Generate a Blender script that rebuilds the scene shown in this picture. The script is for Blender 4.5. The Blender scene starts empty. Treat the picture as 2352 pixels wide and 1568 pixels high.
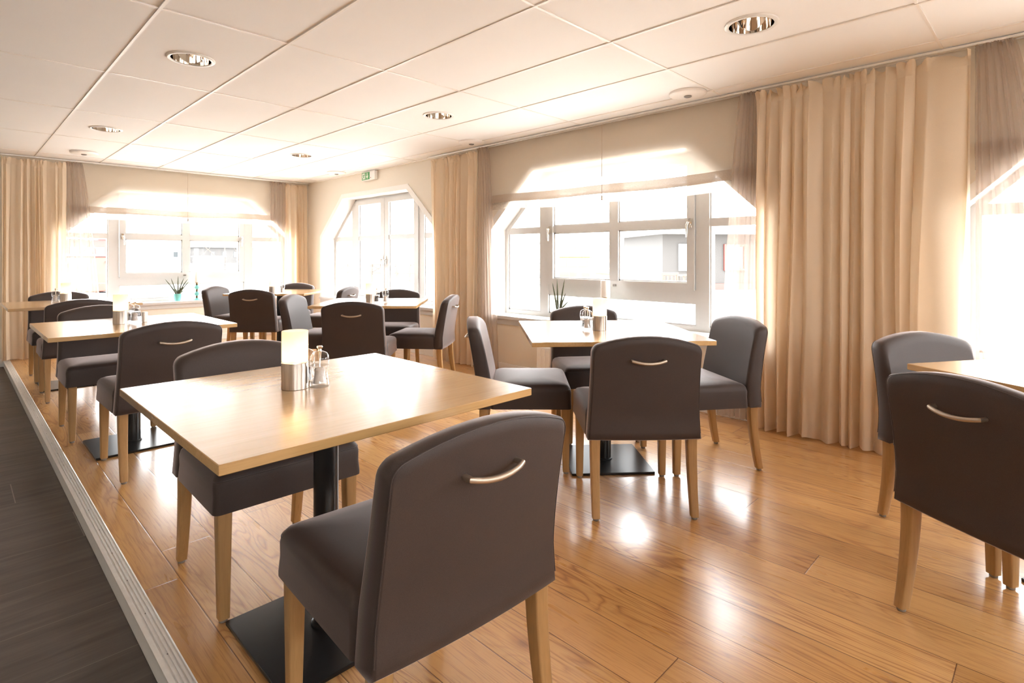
import bpy, bmesh, math, random
from mathutils import Vector, Matrix
from mathutils.geometry import tessellate_polygon

S = bpy.context.scene
COL = S.collection
R = math.radians
PI = math.pi

# ------------------------------------------------------------------ camera
CAM_H = 1.15
cam_data = bpy.data.cameras.new('camera')
cam_data.sensor_width = 36.0
cam_data.lens = 1275.0 / 2352.0 * 36.0
cam_data.shift_y = -193.0 / 2352.0
cam_data.clip_start = 0.05
cam_data.clip_end = 400
cam = bpy.data.objects.new('camera', cam_data)
cam.location = (0, 0, CAM_H)
cam.rotation_euler = (R(90), 0, R(-45.35))
COL.objects.link(cam)
S.camera = cam

# ------------------------------------------------------------------ world, daylight, exposure
w = bpy.data.worlds.new('overcast_sky')
w.use_nodes = True
S.world = w
bg = w.node_tree.nodes['Background']
bg.inputs['Color'].default_value = (0.95, 0.975, 1.0, 1)
bg.inputs['Strength'].default_value = 7.0
S.view_settings.view_transform = 'Standard'
S.view_settings.look = 'None'
S.view_settings.gamma = 1.0
S.view_settings.exposure = 1.8
S.cycles.use_denoising = True
S.cycles.max_bounces = 10
S.cycles.diffuse_bounces = 6
S.cycles.glossy_bounces = 4
S.cycles.transmission_bounces = 8
S.cycles.transparent_max_bounces = 32
S.cycles.sample_clamp_indirect = 8.0
S.cycles.caustics_reflective = False
S.cycles.caustics_refractive = False

XR, YB, ZC = 3.943, 8.40, 2.30          # right wall, back wall, ceiling
XL, YF = -2.6, -3.2                     # the far side of the room behind the camera
ZD = -0.07                              # dark floor level
ZG = -0.25                              # ground outside
ZW = -1.70                              # harbour water



def lamp(name, kind, loc, power, color, size=0.05, rot=(0, 0, 0), spot=None):
    d = bpy.data.lights.new(name, kind)
    d.energy = power
    d.color = color
    if kind == 'AREA':
        d.shape = 'RECTANGLE'
        d.size, d.size_y = size
    else:
        d.shadow_soft_size = size
    if spot:
        d.spot_size, d.spot_blend = spot
    o = bpy.data.objects.new(name, d)
    o.location = loc
    o.rotation_euler = rot
    COL.objects.link(o)
    return o


def portal(loc, rot, sx, sy):
    o = lamp('daylight_portal', 'AREA', loc, 1, (1, 1, 1), (sx, sy), rot)
    o.data.cycles.is_portal = True


portal((2.29, YB + .42, 1.28), (R(-90), 0, 0), 2.8, 1.5)
for yc in (6.49, 2.815, -0.99):
    portal((XR + .42, yc, 1.28), (0, R(90), 0), 1.5, 2.9)


for xc in (-.925, 1.925):
    portal((xc, YF - .35, 1.86), (R(90), 0, 0), 2.7, .7)


# ------------------------------------------------------------------ materials
def new_mat(name):
    m = bpy.data.materials.new(name)
    m.use_nodes = True
    nt = m.node_tree
    nt.nodes.clear()
    return m, nt, nt.nodes, nt.links


class NT:
    """small node helper"""
    def __init__(self, name):
        self.m, self.nt, self.n, self.l = new_mat(name)
        self.out = self.n.new('ShaderNodeOutputMaterial')

    def add(self, t, **kw):
        nd = self.n.new(t)
        for k, v in kw.items():
            setattr(nd, k, v)
        return nd

    def link(self, a, b):
        self.l.new(a, b)

    def math(self, op, a, b=None, c=None):
        nd = self.n.new('ShaderNodeMath')
        nd.operation = op
        for i, v in enumerate((a, b, c)):
            if v is None:
                continue
            if isinstance(v, (int, float)):
                nd.inputs[i].default_value = v
            else:
                self.l.new(v, nd.inputs[i])
        return nd.outputs[0]

    def ramp(self, fac, stops):
        nd = self.n.new('ShaderNodeValToRGB')
        e = nd.color_ramp.elements
        e[0].position, e[0].color = stops[0][0], (*stops[0][1], 1)
        e[1].position, e[1].color = stops[-1][0], (*stops[-1][1], 1)
        for p, c in stops[1:-1]:
            x = e.new(p)
            x.color = (*c, 1)
        self.l.new(fac, nd.inputs[0])
        return nd.outputs[0]

    def mix(self, fac, a, b, blend='MIX'):
        nd = self.n.new('ShaderNodeMix')
        nd.data_type = 'RGBA'
        nd.blend_type = blend
        for i, v in ((0, fac), (6, a), (7, b)):
            if isinstance(v, (int, float)):
                nd.inputs[i].default_value = v
            elif isinstance(v, tuple):
                nd.inputs[i].default_value = (*v, 1)
            else:
                self.l.new(v, nd.inputs[i])
        return nd.outputs[2]

    def coords(self, kind='Object', scale=(1, 1, 1), loc=(0, 0, 0), rot=(0, 0, 0)):
        tc = self.n.new('ShaderNodeTexCoord')
        mp = self.n.new('ShaderNodeMapping')
        mp.inputs['Scale'].default_value = scale
        mp.inputs['Location'].default_value = loc
        mp.inputs['Rotation'].default_value = rot
        self.l.new(tc.outputs[kind], mp.inputs[0])
        return mp.outputs[0]

    def noise(self, vec, scale, detail=3, rough=.5, dist=0):
        nd = self.n.new('ShaderNodeTexNoise')
        nd.inputs['Scale'].default_value = scale
        nd.inputs['Detail'].default_value = detail
        nd.inputs['Roughness'].default_value = rough
        nd.inputs['Distortion'].default_value = dist
        if vec is not None:
            self.l.new(vec, nd.inputs['Vector'])
        return nd.outputs[0]

    def bsdf(self, **kw):
        b = self.n.new('ShaderNodeBsdfPrincipled')
        for k, v in kw.items():
            k = k.replace('_', ' ')
            if isinstance(v, tuple):
                b.inputs[k].default_value = (*v, 1) if len(v) == 3 else v
            elif isinstance(v, (int, float)):
                b.inputs[k].default_value = v
            else:
                self.l.new(v, b.inputs[k])
        return b

    def bump(self, h, strength=.1, dist=.01):
        nd = self.n.new('ShaderNodeBump')
        nd.inputs['Strength'].default_value = strength
        nd.inputs['Distance'].default_value = dist
        self.l.new(h, nd.inputs['Height'])
        return nd.outputs[0]

    def done(self, sh):
        self.l.new(sh.outputs[0] if hasattr(sh, 'outputs') else sh, self.out.inputs[0])
        return self.m


def plain(name, col, rough=.5, metal=0.0, var=.04, spec=.5, nscale=30, coat=0):
    t = NT(name)
    n = t.noise(t.coords(), nscale, 2)
    a = tuple(c * (1 - var) for c in col)
    b = tuple(min(1, c * (1 + var)) for c in col)
    c = t.ramp(n, [(.3, a), (.7, b)])
    return t.done(t.bsdf(Base_Color=c, Roughness=rough, Metallic=metal, Specular_IOR_Level=spec, Coat_Weight=coat))


def mat_floor():
    t = NT('oak_planks')
    W, L = .178, 2.05
    tc = t.add('ShaderNodeTexCoord')
    sep = t.add('ShaderNodeSeparateXYZ')
    t.link(tc.outputs['Object'], sep.inputs[0])
    x, y = sep.outputs[0], sep.outputs[1]
    xs = t.math('DIVIDE', t.math('SUBTRACT', x, .58 - W * 30), W)
    i = t.math('FLOOR', xs)
    fx = t.math('FRACT', xs)
    wn = t.add('ShaderNodeTexWhiteNoise', noise_dimensions='1D')
    t.link(i, wn.inputs['W'])
    ys = t.math('DIVIDE', t.math('ADD', t.math('ADD', y, 40), t.math('MULTIPLY', wn.outputs[0], L * 5)), L)
    j = t.math('FLOOR', ys)
    fy = t.math('FRACT', ys)
    wn2 = t.add('ShaderNodeTexWhiteNoise', noise_dimensions='2D')
    cmb = t.add('ShaderNodeCombineXYZ')
    t.link(i, cmb.inputs[0])
    t.link(j, cmb.inputs[1])
    t.link(cmb.outputs[0], wn2.inputs['Vector'])
    rnd = wn2.outputs[0]
    # grain coordinates: shifted for each plank
    g = t.add('ShaderNodeCombineXYZ')
    t.link(t.math('MULTIPLY', x, 1.0), g.inputs[0])
    t.link(t.math('MULTIPLY', y, .13), g.inputs[1])
    t.link(t.math('MULTIPLY', rnd, 37), g.inputs[2])
    gv = g.outputs[0]
    cath = t.noise(gv, 7.5, 2, .5, .6)          # cathedral figure
    rings = t.math('FRACT', t.math('MULTIPLY', cath, 17))
    rings = t.math('ABSOLUTE', t.math('SUBTRACT', rings, .5))
    figure = t.ramp(rings, [(.0, (.40, .24, .15)), (.10, (.72, .58, .48)), (.26, (1, 1, 1))])
    mask = t.ramp(t.noise(gv, 3.0, 2), [(.44, (0, 0, 0)), (.60, (1, 1, 1))])
    g2 = t.add('ShaderNodeCombineXYZ')
    t.link(x, g2.inputs[0])
    t.link(t.math('MULTIPLY', y, .03), g2.inputs[1])
    t.link(t.math('MULTIPLY', rnd, 51), g2.inputs[2])
    pores = t.ramp(t.noise(g2.outputs[0], 150, 3, .7), [(.32, (.55, .42, .34)), (.50, (1, 1, 1))])
    tone = t.ramp(rnd, [(0, (.58, .30, .10)), (.35, (.67, .365, .13)), (.7, (.73, .42, .165)), (1, (.63, .325, .115))])
    blot = t.ramp(t.noise(gv, 4, 2), [(.3, (.86, .84, .80)), (.7, (1.06, 1.05, 1.03))])
    c = t.mix(1, tone, blot, 'MULTIPLY')
    fig = t.mix(t.math('MULTIPLY', mask, .70), (1, 1, 1), figure, 'MIX')
    c = t.mix(1, c, fig, 'MULTIPLY')
    c = t.mix(.6, c, pores, 'MULTIPLY')
    # knots
    vo = t.add('ShaderNodeTexVoronoi', feature='F1')
    vo.inputs['Scale'].default_value = 1.6
    vv = t.add('ShaderNodeCombineXYZ')
    t.link(t.math('MULTIPLY', x, 1.0), vv.inputs[0])
    t.link(t.math('MULTIPLY', y, .62), vv.inputs[1])
    t.link(vv.outputs[0], vo.inputs['Vector'])
    knot = t.ramp(vo.outputs['Distance'], [(.010, (.30, .16, .10)), (.03, (.78, .68, .6)), (.07, (1, 1, 1))])
    c = t.mix(1, c, knot, 'MULTIPLY')
    # joints
    ex = t.math('MULTIPLY', t.math('MINIMUM', fx, t.math('SUBTRACT', 1, fx)), W)
    ey = t.math('MULTIPLY', t.math('MINIMUM', fy, t.math('SUBTRACT', 1, fy)), L)
    e = t.math('MINIMUM', ex, ey)
    joint = t.ramp(t.math('DIVIDE', e, .01), [(.06, (.24, .15, .09)), (.20, (1, 1, 1))])
    c = t.mix(1, c, joint, 'MULTIPLY')
    hgt = t.math('MINIMUM', t.math('DIVIDE', e, .004), 1.0)
    nrm = t.bump(hgt, .35, .002)
    rough = t.math('ADD', .23, t.math('MULTIPLY', t.noise(gv, 30, 2), .14))
    b = t.bsdf(Base_Color=c, Roughness=rough, Specular_IOR_Level=.5, Coat_Weight=1.0, Coat_Roughness=.20, Coat_IOR=1.6)
    t.link(nrm, b.inputs['Normal'])
    return t.done(b)


def mat_dark_floor():
    t = NT('charcoal_tile_planks')
    W, L = .325, 2.6
    tc = t.add('ShaderNodeTexCoord')
    sep = t.add('ShaderNodeSeparateXYZ')
    t.link(tc.outputs['Object'], sep.inputs[0])
    x, y = sep.outputs[0], sep.outputs[1]
    ys = t.math('DIVIDE', t.math('ADD', y, 20.03), W)
    i = t.math('FLOOR', ys)
    fy = t.math('FRACT', ys)
    wn = t.add('ShaderNodeTexWhiteNoise', noise_dimensions='1D')
    t.link(i, wn.inputs['W'])
    xs = t.math('DIVIDE', t.math('ADD', t.math('ADD', x, 30), t.math('MULTIPLY', wn.outputs[0], 6)), L)
    fx = t.math('FRACT', xs)
    j = t.math('FLOOR', xs)
    cb = t.add('ShaderNodeCombineXYZ')
    t.link(i, cb.inputs[0])
    t.link(j, cb.inputs[1])
    w2 = t.add('ShaderNodeTexWhiteNoise', noise_dimensions='2D')
    t.link(cb.outputs[0], w2.inputs['Vector'])
    g = t.add('ShaderNodeCombineXYZ')
    t.link(t.math('MULTIPLY', x, .12), g.inputs[0])
    t.link(y, g.inputs[1])
    t.link(t.math('MULTIPLY', w2.outputs[0], 20), g.inputs[2])
    n = t.noise(g.outputs[0], 22, 5, .6, .4)
    c = t.ramp(n, [(.25, (.060, .049, .043)), (.5, (.095, .077, .068)), (.8, (.145, .120, .106))])
    c = t.mix(.35, c, t.ramp(w2.outputs[0], [(0, (.7, .7, .7)), (1, (1.2, 1.2, 1.2))]), 'MULTIPLY')
    ex = t.math('MULTIPLY', t.math('MINIMUM', fx, t.math('SUBTRACT', 1, fx)), L)
    ey = t.math('MULTIPLY', t.math('MINIMUM', fy, t.math('SUBTRACT', 1, fy)), W)
    jx = t.ramp(t.math('DIVIDE', ex, .01), [(.18, (.22, .19, .165)), (.26, (0, 0, 0))])
    jy = t.ramp(t.math('DIVIDE', ey, .01), [(.12, (.075, .066, .058)), (.20, (0, 0, 0))])
    c = t.mix(1, c, jx, 'LIGHTEN')
    c = t.mix(1, c, jy, 'ADD')
    b = t.bsdf(Base_Color=c, Roughness=.5, Specular_IOR_Level=.4)
    t.link(t.bump(n, .15, .003), b.inputs['Normal'])
    return t.done(b)


def mat_oak(name, c0, c1, rough, along='x', spec=.5, coat=0.0):
    t = NT(name)
    oi = t.add('ShaderNodeObjectInfo')
    tc = t.add('ShaderNodeTexCoord')
    sep = t.add('ShaderNodeSeparateXYZ')
    t.link(tc.outputs['Object'], sep.inputs[0])
    k = {'x': (.05, 1, 1), 'y': (1, .05, 1), 'z': (1, 1, .06)}[along]
    cb = t.add('ShaderNodeCombineXYZ')
    for q in range(3):
        t.link(t.math('ADD', t.math('MULTIPLY', sep.outputs[q], k[q]), t.math('MULTIPLY', oi.outputs['Random'], 7.0)), cb.inputs[q])
    a = t.noise(cb.outputs[0], 9, 3, .55, .8)
    f = t.noise(cb.outputs[0], 130, 3, .7)
    c = t.ramp(a, [(.25, c0), (.75, c1)])
    c = t.mix(.35, c, t.ramp(f, [(.32, (.68, .62, .56)), (.55, (1, 1, 1))]), 'MULTIPLY')
    b = t.bsdf(Base_Color=c, Roughness=rough, Specular_IOR_Level=spec, Coat_Weight=coat, Coat_Roughness=.19, Coat_IOR=1.7)
    t.link(t.bump(f, .05, .002), b.inputs['Normal'])
    return t.done(b)


def mat_fabric():
    t = NT('charcoal_wool')
    v = t.coords()
    n = t.noise(v, 900, 2, .6)
    m = t.noise(v, 6, 3, .5)
    c = t.ramp(n, [(.3, (.033, .0205, .0165)), (.7, (.057, .0370, .0305))])
    c = t.mix(.3, c, t.ramp(m, [(.3, (.75, .75, .75)), (.7, (1.2, 1.2, 1.2))]), 'MULTIPLY')
    b = t.bsdf(Base_Color=c, Roughness=.58, Specular_IOR_Level=.45, Sheen_Weight=.8, Sheen_Roughness=.30,
               Sheen_Tint=(.95, .79, .75))
    t.link(t.bump(n, .25, .0015), b.inputs['Normal'])
    return t.done(b)


def mat_cloth(name, col, trans, weave=600, transparent=0.0, streak=None):
    """diffuse + translucent cloth, with an open weave when transparent > 0"""
    t = NT(name)
    v = t.coords()
    n = t.noise(v, weave, 2)
    c = t.ramp(n, [(.3, tuple(q * .93 for q in col)), (.7, col)])
    d = t.add('ShaderNodeBsdfDiffuse')
    tr = t.add('ShaderNodeBsdfTranslucent')
    t.link(c, d.inputs[0])
    t.link(c, tr.inputs[0])
    mx = t.add('ShaderNodeMixShader')
    mx.inputs[0].default_value = trans
    t.link(d.outputs[0], mx.inputs[1])
    t.link(tr.outputs[0], mx.inputs[2])
    if transparent <= 0:
        return t.done(mx)
    tp = t.add('ShaderNodeBsdfTransparent')
    m2 = t.add('ShaderNodeMixShader')
    if streak:
        vs = t.coords(scale=streak)
        f = t.ramp(t.noise(vs, 60, 4, .7), [(.3, (transparent - .16,) * 3), (.7, (transparent + .12,) * 3)])
        t.link(f, m2.inputs[0])
    else:
        m2.inputs[0].default_value = transparent
    t.link(mx.outputs[0], m2.inputs[1])
    t.link(tp.outputs[0], m2.inputs[2])
    return t.done(m2)


def mat_clear(name, tint=(1, 1, 1), refl=1.0, rough=.02, base=.03):
    t = NT(name)
    tp = t.add('ShaderNodeBsdfTransparent')
    tp.inputs[0].default_value = (*tint, 1)
    gl = t.add('ShaderNodeBsdfGlossy')
    gl.inputs['Roughness'].default_value = rough
    lw = t.add('ShaderNodeLayerWeight')
    lw.inputs[0].default_value = .5
    f = t.math('MULTIPLY', t.math('POWER', lw.outputs['Facing'], 3.2), refl)
    f = t.math('MINIMUM', t.math('ADD', f, base), .95)
    mx = t.add('ShaderNodeMixShader')
    t.link(f, mx.inputs[0])
    t.link(tp.outputs[0], mx.inputs[1])
    t.link(gl.outputs[0], mx.inputs[2])
    return t.done(mx)


def mat_emit(name, col, s):
    t = NT(name)
    e = t.add('ShaderNodeEmission')
    e.inputs[0].default_value = (*col, 1)
    e.inputs[1].default_value = s
    return t.done(e)


def mat_brushed():
    t = NT('brushed_steel')
    n = t.noise(t.coords(scale=(1, 1, .02)), 300, 2)
    c = t.ramp(n, [(.3, (.42, .36, .31)), (.7, (.62, .55, .48))])
    b = t.bsdf(Base_Color=c, Metallic=1.0, Roughness=.28)
    return t.done(b)


def mat_wall(name, col):
    t = NT(name)
    n = t.noise(t.coords(), 180, 3)
    c = t.ramp(t.noise(t.coords(), 2, 2), [(.3, tuple(q * .98 for q in col)), (.7, col)])
    b = t.bsdf(Base_Color=c, Roughness=.7, Specular_IOR_Level=.3)
    t.link(t.bump(n, .06, .002), b.inputs['Normal'])
    return t.done(b)


M = {}
M['floor'] = mat_floor()
M['dark_floor'] = mat_dark_floor()
M['oak_top'] = mat_oak('oak_veneer', (.53, .305, .115), (.63, .385, .16), .27, 'x', .55, .9)
M['oak_leg'] = mat_oak('oak_solid', (.38, .215, .085), (.46, .275, .115), .42, 'z')
M['fabric'] = mat_fabric()
M['black'] = plain('black_powder_coat', (.012, .011, .011), .28, 0, .1)
M['rubber'] = plain('grey_glide', (.22, .19, .17), .5)
M['satin'] = plain('satin_nickel', (.50, .42, .34), .42, 1.0)
M['steel'] = mat_brushed()
M['chrome'] = plain('polished_chrome', (.82, .76, .70), .04, 1.0, .01)
M['alu'] = plain('grooved_aluminium', (.80, .78, .75), .38, .35)
M['brass'] = plain('aged_brass', (.36, .27, .15), .35, 1.0)
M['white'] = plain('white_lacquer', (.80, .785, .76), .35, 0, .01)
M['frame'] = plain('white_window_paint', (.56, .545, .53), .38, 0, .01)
M['wall'] = mat_wall('cream_wall_paint', (.76, .70, .61))
M['ceil'] = mat_wall('ceiling_tile', (.93, .92, .915))
M['tbar'] = plain('white_grid_bar', (.88, .84, .80), .4, 0, .01)
M['gap'] = plain('grid_shadow_gap', (.60, .50, .43), .8)
M['cream'] = mat_cloth('cream_curtain_cloth', (.92, .79, .63), .50)
M['sheer'] = mat_cloth('taupe_voile', (.56, .45, .38), .55, 900, .56)
M['blind'] = mat_cloth('linen_voile', (.80, .72, .62), .55, 900, .46)
def mat_hem():
    t = NT('linen_hem')
    n = t.noise(t.coords(scale=(.35, .35, 1)), 260, 3, .8)
    c = t.ramp(n, [(.3, (.42, .34, .27)), (.7, (.52, .43, .35))])
    d = t.add('ShaderNodeBsdfDiffuse')
    tr = t.add('ShaderNodeBsdfTranslucent')
    t.link(c, d.inputs[0])
    t.link(c, tr.inputs[0])
    mx = t.add('ShaderNodeMixShader')
    mx.inputs[0].default_value = .16
    t.link(d.outputs[0], mx.inputs[1])
    t.link(tr.outputs[0], mx.inputs[2])
    tp = t.add('ShaderNodeBsdfTransparent')
    m2 = t.add('ShaderNodeMixShader')
    t.link(t.ramp(n, [(.56, (.004,) * 3), (.74, (.10,) * 3)]), m2.inputs[0])
    t.link(mx.outputs[0], m2.inputs[1])
    t.link(tp.outputs[0], m2.inputs[2])
    return t.done(m2)


M['hem'] = mat_hem()
M['flap'] = mat_cloth('linen_flap', (.80, .74, .66), .55, 500, .55, (.4, .4, 1))
M['glass'] = mat_clear('window_glass', (.985, .99, .985), .8)
M['acrylic'] = mat_clear('clear_acrylic', (.96, .955, .95), .85, .03, .05)
M['frost'] = mat_cloth('frosted_glass', (.93, .88, .82), .62, 40)
M['flame'] = mat_emit('candle_flame', (1.0, .62, .26), 45)
M['wax'] = plain('white_wax', (.84, .82, .79), .45, 0, .01)
M['salt'] = plain('salt_grains', (.80, .76, .73), .9, 0, .08, .3, 400)
M['pepper'] = plain('peppercorns', (.05, .035, .03), .8, 0, .6, .3, 500)
M['teal'] = plain('teal_glaze', (.20, .56, .53), .2, 0, .06)
M['mint'] = plain('mint_glaze', (.52, .70, .66), .2, 0, .06)
M['leaf'] = plain('aloe_leaf', (.085, .09, .045), .5, 0, .25, .4, 60)
M['soil'] = plain('potting_soil', (.09, .06, .04), .9, 0, .4)
M['green'] = plain('sign_green', (.06, .30, .10), .4, 0, .04)
M['signwhite'] = plain('sign_white', (.85, .88, .80), .4, 0, .01)
M['dot'] = plain('brown_button', (.22, .12, .09), .4)
# outside
M['ground'] = plain('pale_paving', (.62, .59, .55), .8, 0, .05, .3, 3)
M['sea'] = plain('pale_harbour_water', (.45, .46, .46), .3, 0, .08, .5, 2)
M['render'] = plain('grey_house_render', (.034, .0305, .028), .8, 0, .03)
M['rooftile'] = plain('weathered_roof', (.08, .073, .068), .8)
M['redwood'] = plain('red_painted_wood', (.12, .022, .016), .5)
M['orange'] = plain('orange_painted_wood', (.15, .030, .018), .5)
M['yellow'] = plain('yellow_hull_paint', (.20, .135, .035), .5)
M['hull'] = plain('white_hull_paint', (.30, .30, .30), .4)
M['aqua'] = plain('aqua_hull_stripe', (.10, .18, .18), .4)
M['darkglass'] = plain('cabin_window', (.05, .055, .057), .1)
M['timber'] = plain('weathered_timber', (.055, .043, .032), .8)
M['post'] = plain('grey_bollard_paint', (.045, .045, .045), .5)
M['hill'] = plain('hazy_hillside', (.22, .215, .19), .9, 0, .25, .2, .3)


# ------------------------------------------------------------------ mesh helpers
def obj(name, bm, mat, parent=None, smooth=True, angle=40):
    bmesh.ops.remove_doubles(bm, verts=bm.verts, dist=1e-6)
    bmesh.ops.recalc_face_normals(bm, faces=bm.faces)
    me = bpy.data.meshes.new(name)
    bm.to_mesh(me)
    bm.free()
    me.materials.append(mat)
    if smooth:
        me.polygons.foreach_set('use_smooth', [True] * len(me.polygons))
        try:
            me.set_sharp_from_angle(angle=R(angle))
        except Exception:
            pass
    o = bpy.data.objects.new(name, me)
    COL.objects.link(o)
    if parent is not None:
        o.parent = parent
    return o


def tag(o, label=None, cat=None, group=None, kind=None):
    for k, v in (('label', label), ('category', cat), ('group', group), ('kind', kind)):
        if v:
            o[k] = v
    return o


def empty(name, loc, rz=0.0):
    o = bpy.data.objects.new(name, None)
    o.empty_display_size = .1
    o.location = loc
    o.rotation_euler = (0, 0, rz)
    COL.objects.link(o)
    return o


def copy_tree(o, parent=None):
    c = o.copy()
    COL.objects.link(c)
    if parent is not None:
        c.parent = parent
    for ch in list(o.children):
        copy_tree(ch, c)
    return c


def box(bm, c, s, bev=0.0, mtx=None):
    m = Matrix.Translation(c) @ Matrix.Diagonal((s[0], s[1], s[2], 1))
    if mtx is not None:
        m = mtx @ m
    r = bmesh.ops.create_cube(bm, size=1, matrix=m)
    if bev > 0:
        es = list({e for v in r['verts'] for e in v.link_edges})
        bmesh.ops.bevel(bm, geom=es, offset=bev, segments=2, profile=.5, affect='EDGES')
    return r


def loft(bm, loops, cap0=True, cap1=True, closed=True):
    vs = [[bm.verts.new(p) for p in lp] for lp in loops]
    n = len(vs[0])
    for a, b in zip(vs[:-1], vs[1:]):
        for k in range(n if closed else n - 1):
            q = (k + 1) % n
            bm.faces.new((a[k], a[q], b[q], b[k]))
    if cap0:
        bm.faces.new(vs[0])
    if cap1:
        bm.faces.new(vs[-1][::-1])
    return vs


def lathe(bm, prof, c=(0, 0, 0), n=32, cap0=True, cap1=True):
    loops = [[(c[0] + r * math.cos(2 * PI * k / n), c[1] + r * math.sin(2 * PI * k / n), c[2] + z) for k in range(n)]
             for r, z in prof]
    return loft(bm, loops, cap0, cap1)


def tube(bm, pts, r, n=10, cap=True):
    pts = [Vector(p) for p in pts]
    rr = r if isinstance(r, (list, tuple)) else [r] * len(pts)
    loops = []
    up = None
    for i, p in enumerate(pts):
        d = (pts[min(i + 1, len(pts) - 1)] - pts[max(i - 1, 0)]).normalized()
        if up is None:
            up = Vector((0, 0, 1)) if abs(d.z) < .9 else Vector((1, 0, 0))
        a = d.cross(up).normalized()
        up = a.cross(d).normalized()
        loops.append([p + rr[i] * (math.cos(2 * PI * k / n) * a + math.sin(2 * PI * k / n) * up) for k in range(n)])
    loft(bm, loops, cap, cap)


def rrect(hx, hy, r, z, n=5, cx=0, cy=0):
    pts = []
    for sx, sy, a0 in ((1, 1, 0), (-1, 1, 90), (-1, -1, 180), (1, -1, 270)):
        for k in range(n + 1):
            a = R(a0 + 90 * k / n)
            pts.append((cx + sx * (hx - r) + r * math.cos(a), cy + sy * (hy - r) + r * math.sin(a), z))
    return pts


def poly_prism(bm, pts, f0, f1):
    """extrude a 2-D polygon between two mapping functions"""
    loft(bm, [[f0(p) for p in pts], [f1(p) for p in pts]])


# ------------------------------------------------------------------ the room shell
def bar2(p, q, half):
    """thin rectangle polygon around the segment p-q in the wall plane"""
    a, b = Vector(p), Vector(q)
    d = (b - a).normalized()
    n = Vector((-d.y, d.x)) * half
    return [tuple(a + n), tuple(b + n), tuple(b - n), tuple(a - n)]


Z_SILL, Z_KNEE, Z_TOP = .56, 1.44, 1.99


def opening(hw):
    return [(-hw, Z_SILL), (hw, Z_SILL), (hw, Z_KNEE), (.79, Z_TOP), (-.79, Z_TOP), (-hw, Z_KNEE)]


WINDOWS = [  # name, wall, centre along the wall, half width, style
    ('window_1', 'back', 2.29, 1.38, 'hopper'),
    ('window_2', 'right', 6.49, 1.415, 'double'),
    ('window_3', 'right', 2.815, 1.375, 'hopper'),
    ('window_4', 'right', -0.99, 1.37, 'hopper'),
]
WALL_T = .30


def wmap(wall, s, z, d):
    return (XR + d, s, z) if wall == 'right' else (s, YB + d, z)


def wall_with_holes(name, wall, s0, s1):
    bm = bmesh.new()
    holes = [[(c + s, z) for s, z in opening(hw)] for (_, wl, c, hw, _) in WINDOWS if wl == wall]
    outer = [(s0, ZD - .1), (s1, ZD - .1), (s1, ZC + .12), (s0, ZC + .12)]
    polys = [[Vector((a, b, 0)) for a, b in outer]] + [[Vector((a, b, 0)) for a, b in h] for h in holes]
    flat = [v for p in polys for v in p]
    for d in (0.0, WALL_T):
        vs = [bm.verts.new(wmap(wall, v.x, v.y, d)) for v in flat]
        for tri in tessellate_polygon(polys):
            try:
                bm.faces.new([vs[k] for k in tri])
            except ValueError:
                pass
    for p in polys:
        a = [bm.verts.new(wmap(wall, v.x, v.y, 0)) for v in p]
        b = [bm.verts.new(wmap(wall, v.x, v.y, WALL_T)) for v in p]
        for k in range(len(p)):
            q = (k + 1) % len(p)
            bm.faces.new((a[k], a[q], b[q], b[k]))
    return tag(obj(name, bm, M['wall'], smooth=False), kind='structure')


wall_with_holes('wall_back', 'back', XL - .2, XR)
wall_with_holes('wall_right', 'right', YF - .2, YB + WALL_T)
bm = bmesh.new()
box(bm, (XL - .1, (YF + YB) / 2, 1.1), (.2, YB - YF, 2.6))
tag(obj('wall_left', bm, M['wall'], smooth=False), kind='structure')
# unseen wall behind the camera, its two high openings added to brighten the room
bm = bmesh.new()
FX = (-2.2, .35, .65, 3.2)
for x0, x1, z0, z1 in ((XL - .2, XR, -.2, 1.60), (XL - .2, XR, 2.12, 2.4), (XL - .2, FX[0], 1.60, 2.12), (FX[1], FX[2], 1.60, 2.12), (FX[3], XR, 1.60, 2.12)):
    box(bm, ((x0 + x1) / 2, YF - .1, (z0 + z1) / 2), (x1 - x0, .2, z1 - z0))
tag(obj('wall_front', bm, M['wall'], smooth=False), kind='structure')
for k in (0, 2):
    wr = empty('window_%d' % (5 + k // 2), (0, 0, 0))  # added window, out of view, lets in fill daylight
    tag(wr, kind='structure')
    a, b = FX[k], FX[k + 1]
    bm = bmesh.new()
    for x0, x1, z0, z1 in ((a, b, 1.60, 1.66), (a, b, 2.05, 2.12), (a, a + .07, 1.66, 2.05), (b - .07, b, 1.66, 2.05), ((a + b) / 2 - .04, (a + b) / 2 + .04, 1.66, 2.05)):
        box(bm, ((x0 + x1) / 2, YF - .1, (z0 + z1) / 2), (x1 - x0, .08, z1 - z0))
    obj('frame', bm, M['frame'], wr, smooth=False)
    bm = bmesh.new()
    bm.faces.new([bm.verts.new(p) for p in ((a, YF - .1, 1.60), (b, YF - .1, 1.60), (b, YF - .1, 2.12), (a, YF - .1, 2.12))])
    obj('glass', bm, M['glass'], wr, smooth=False)

X_STEP0, X_STEP1 = .420, .468
bm = bmesh.new()
box(bm, ((X_STEP0 + .004 + XR) / 2, (YF + YB) / 2, -.06), (XR - X_STEP0 - .004, YB - YF, .12))
tag(obj('floor', bm, M['floor'], smooth=False), kind='structure')
bm = bmesh.new()
box(bm, ((XL + X_STEP0) / 2, (YF + YB) / 2, ZD - .06), (X_STEP0 - XL, YB - YF, .12))
tag(obj('floor', bm, M['dark_floor'], smooth=False), kind='structure')

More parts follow.
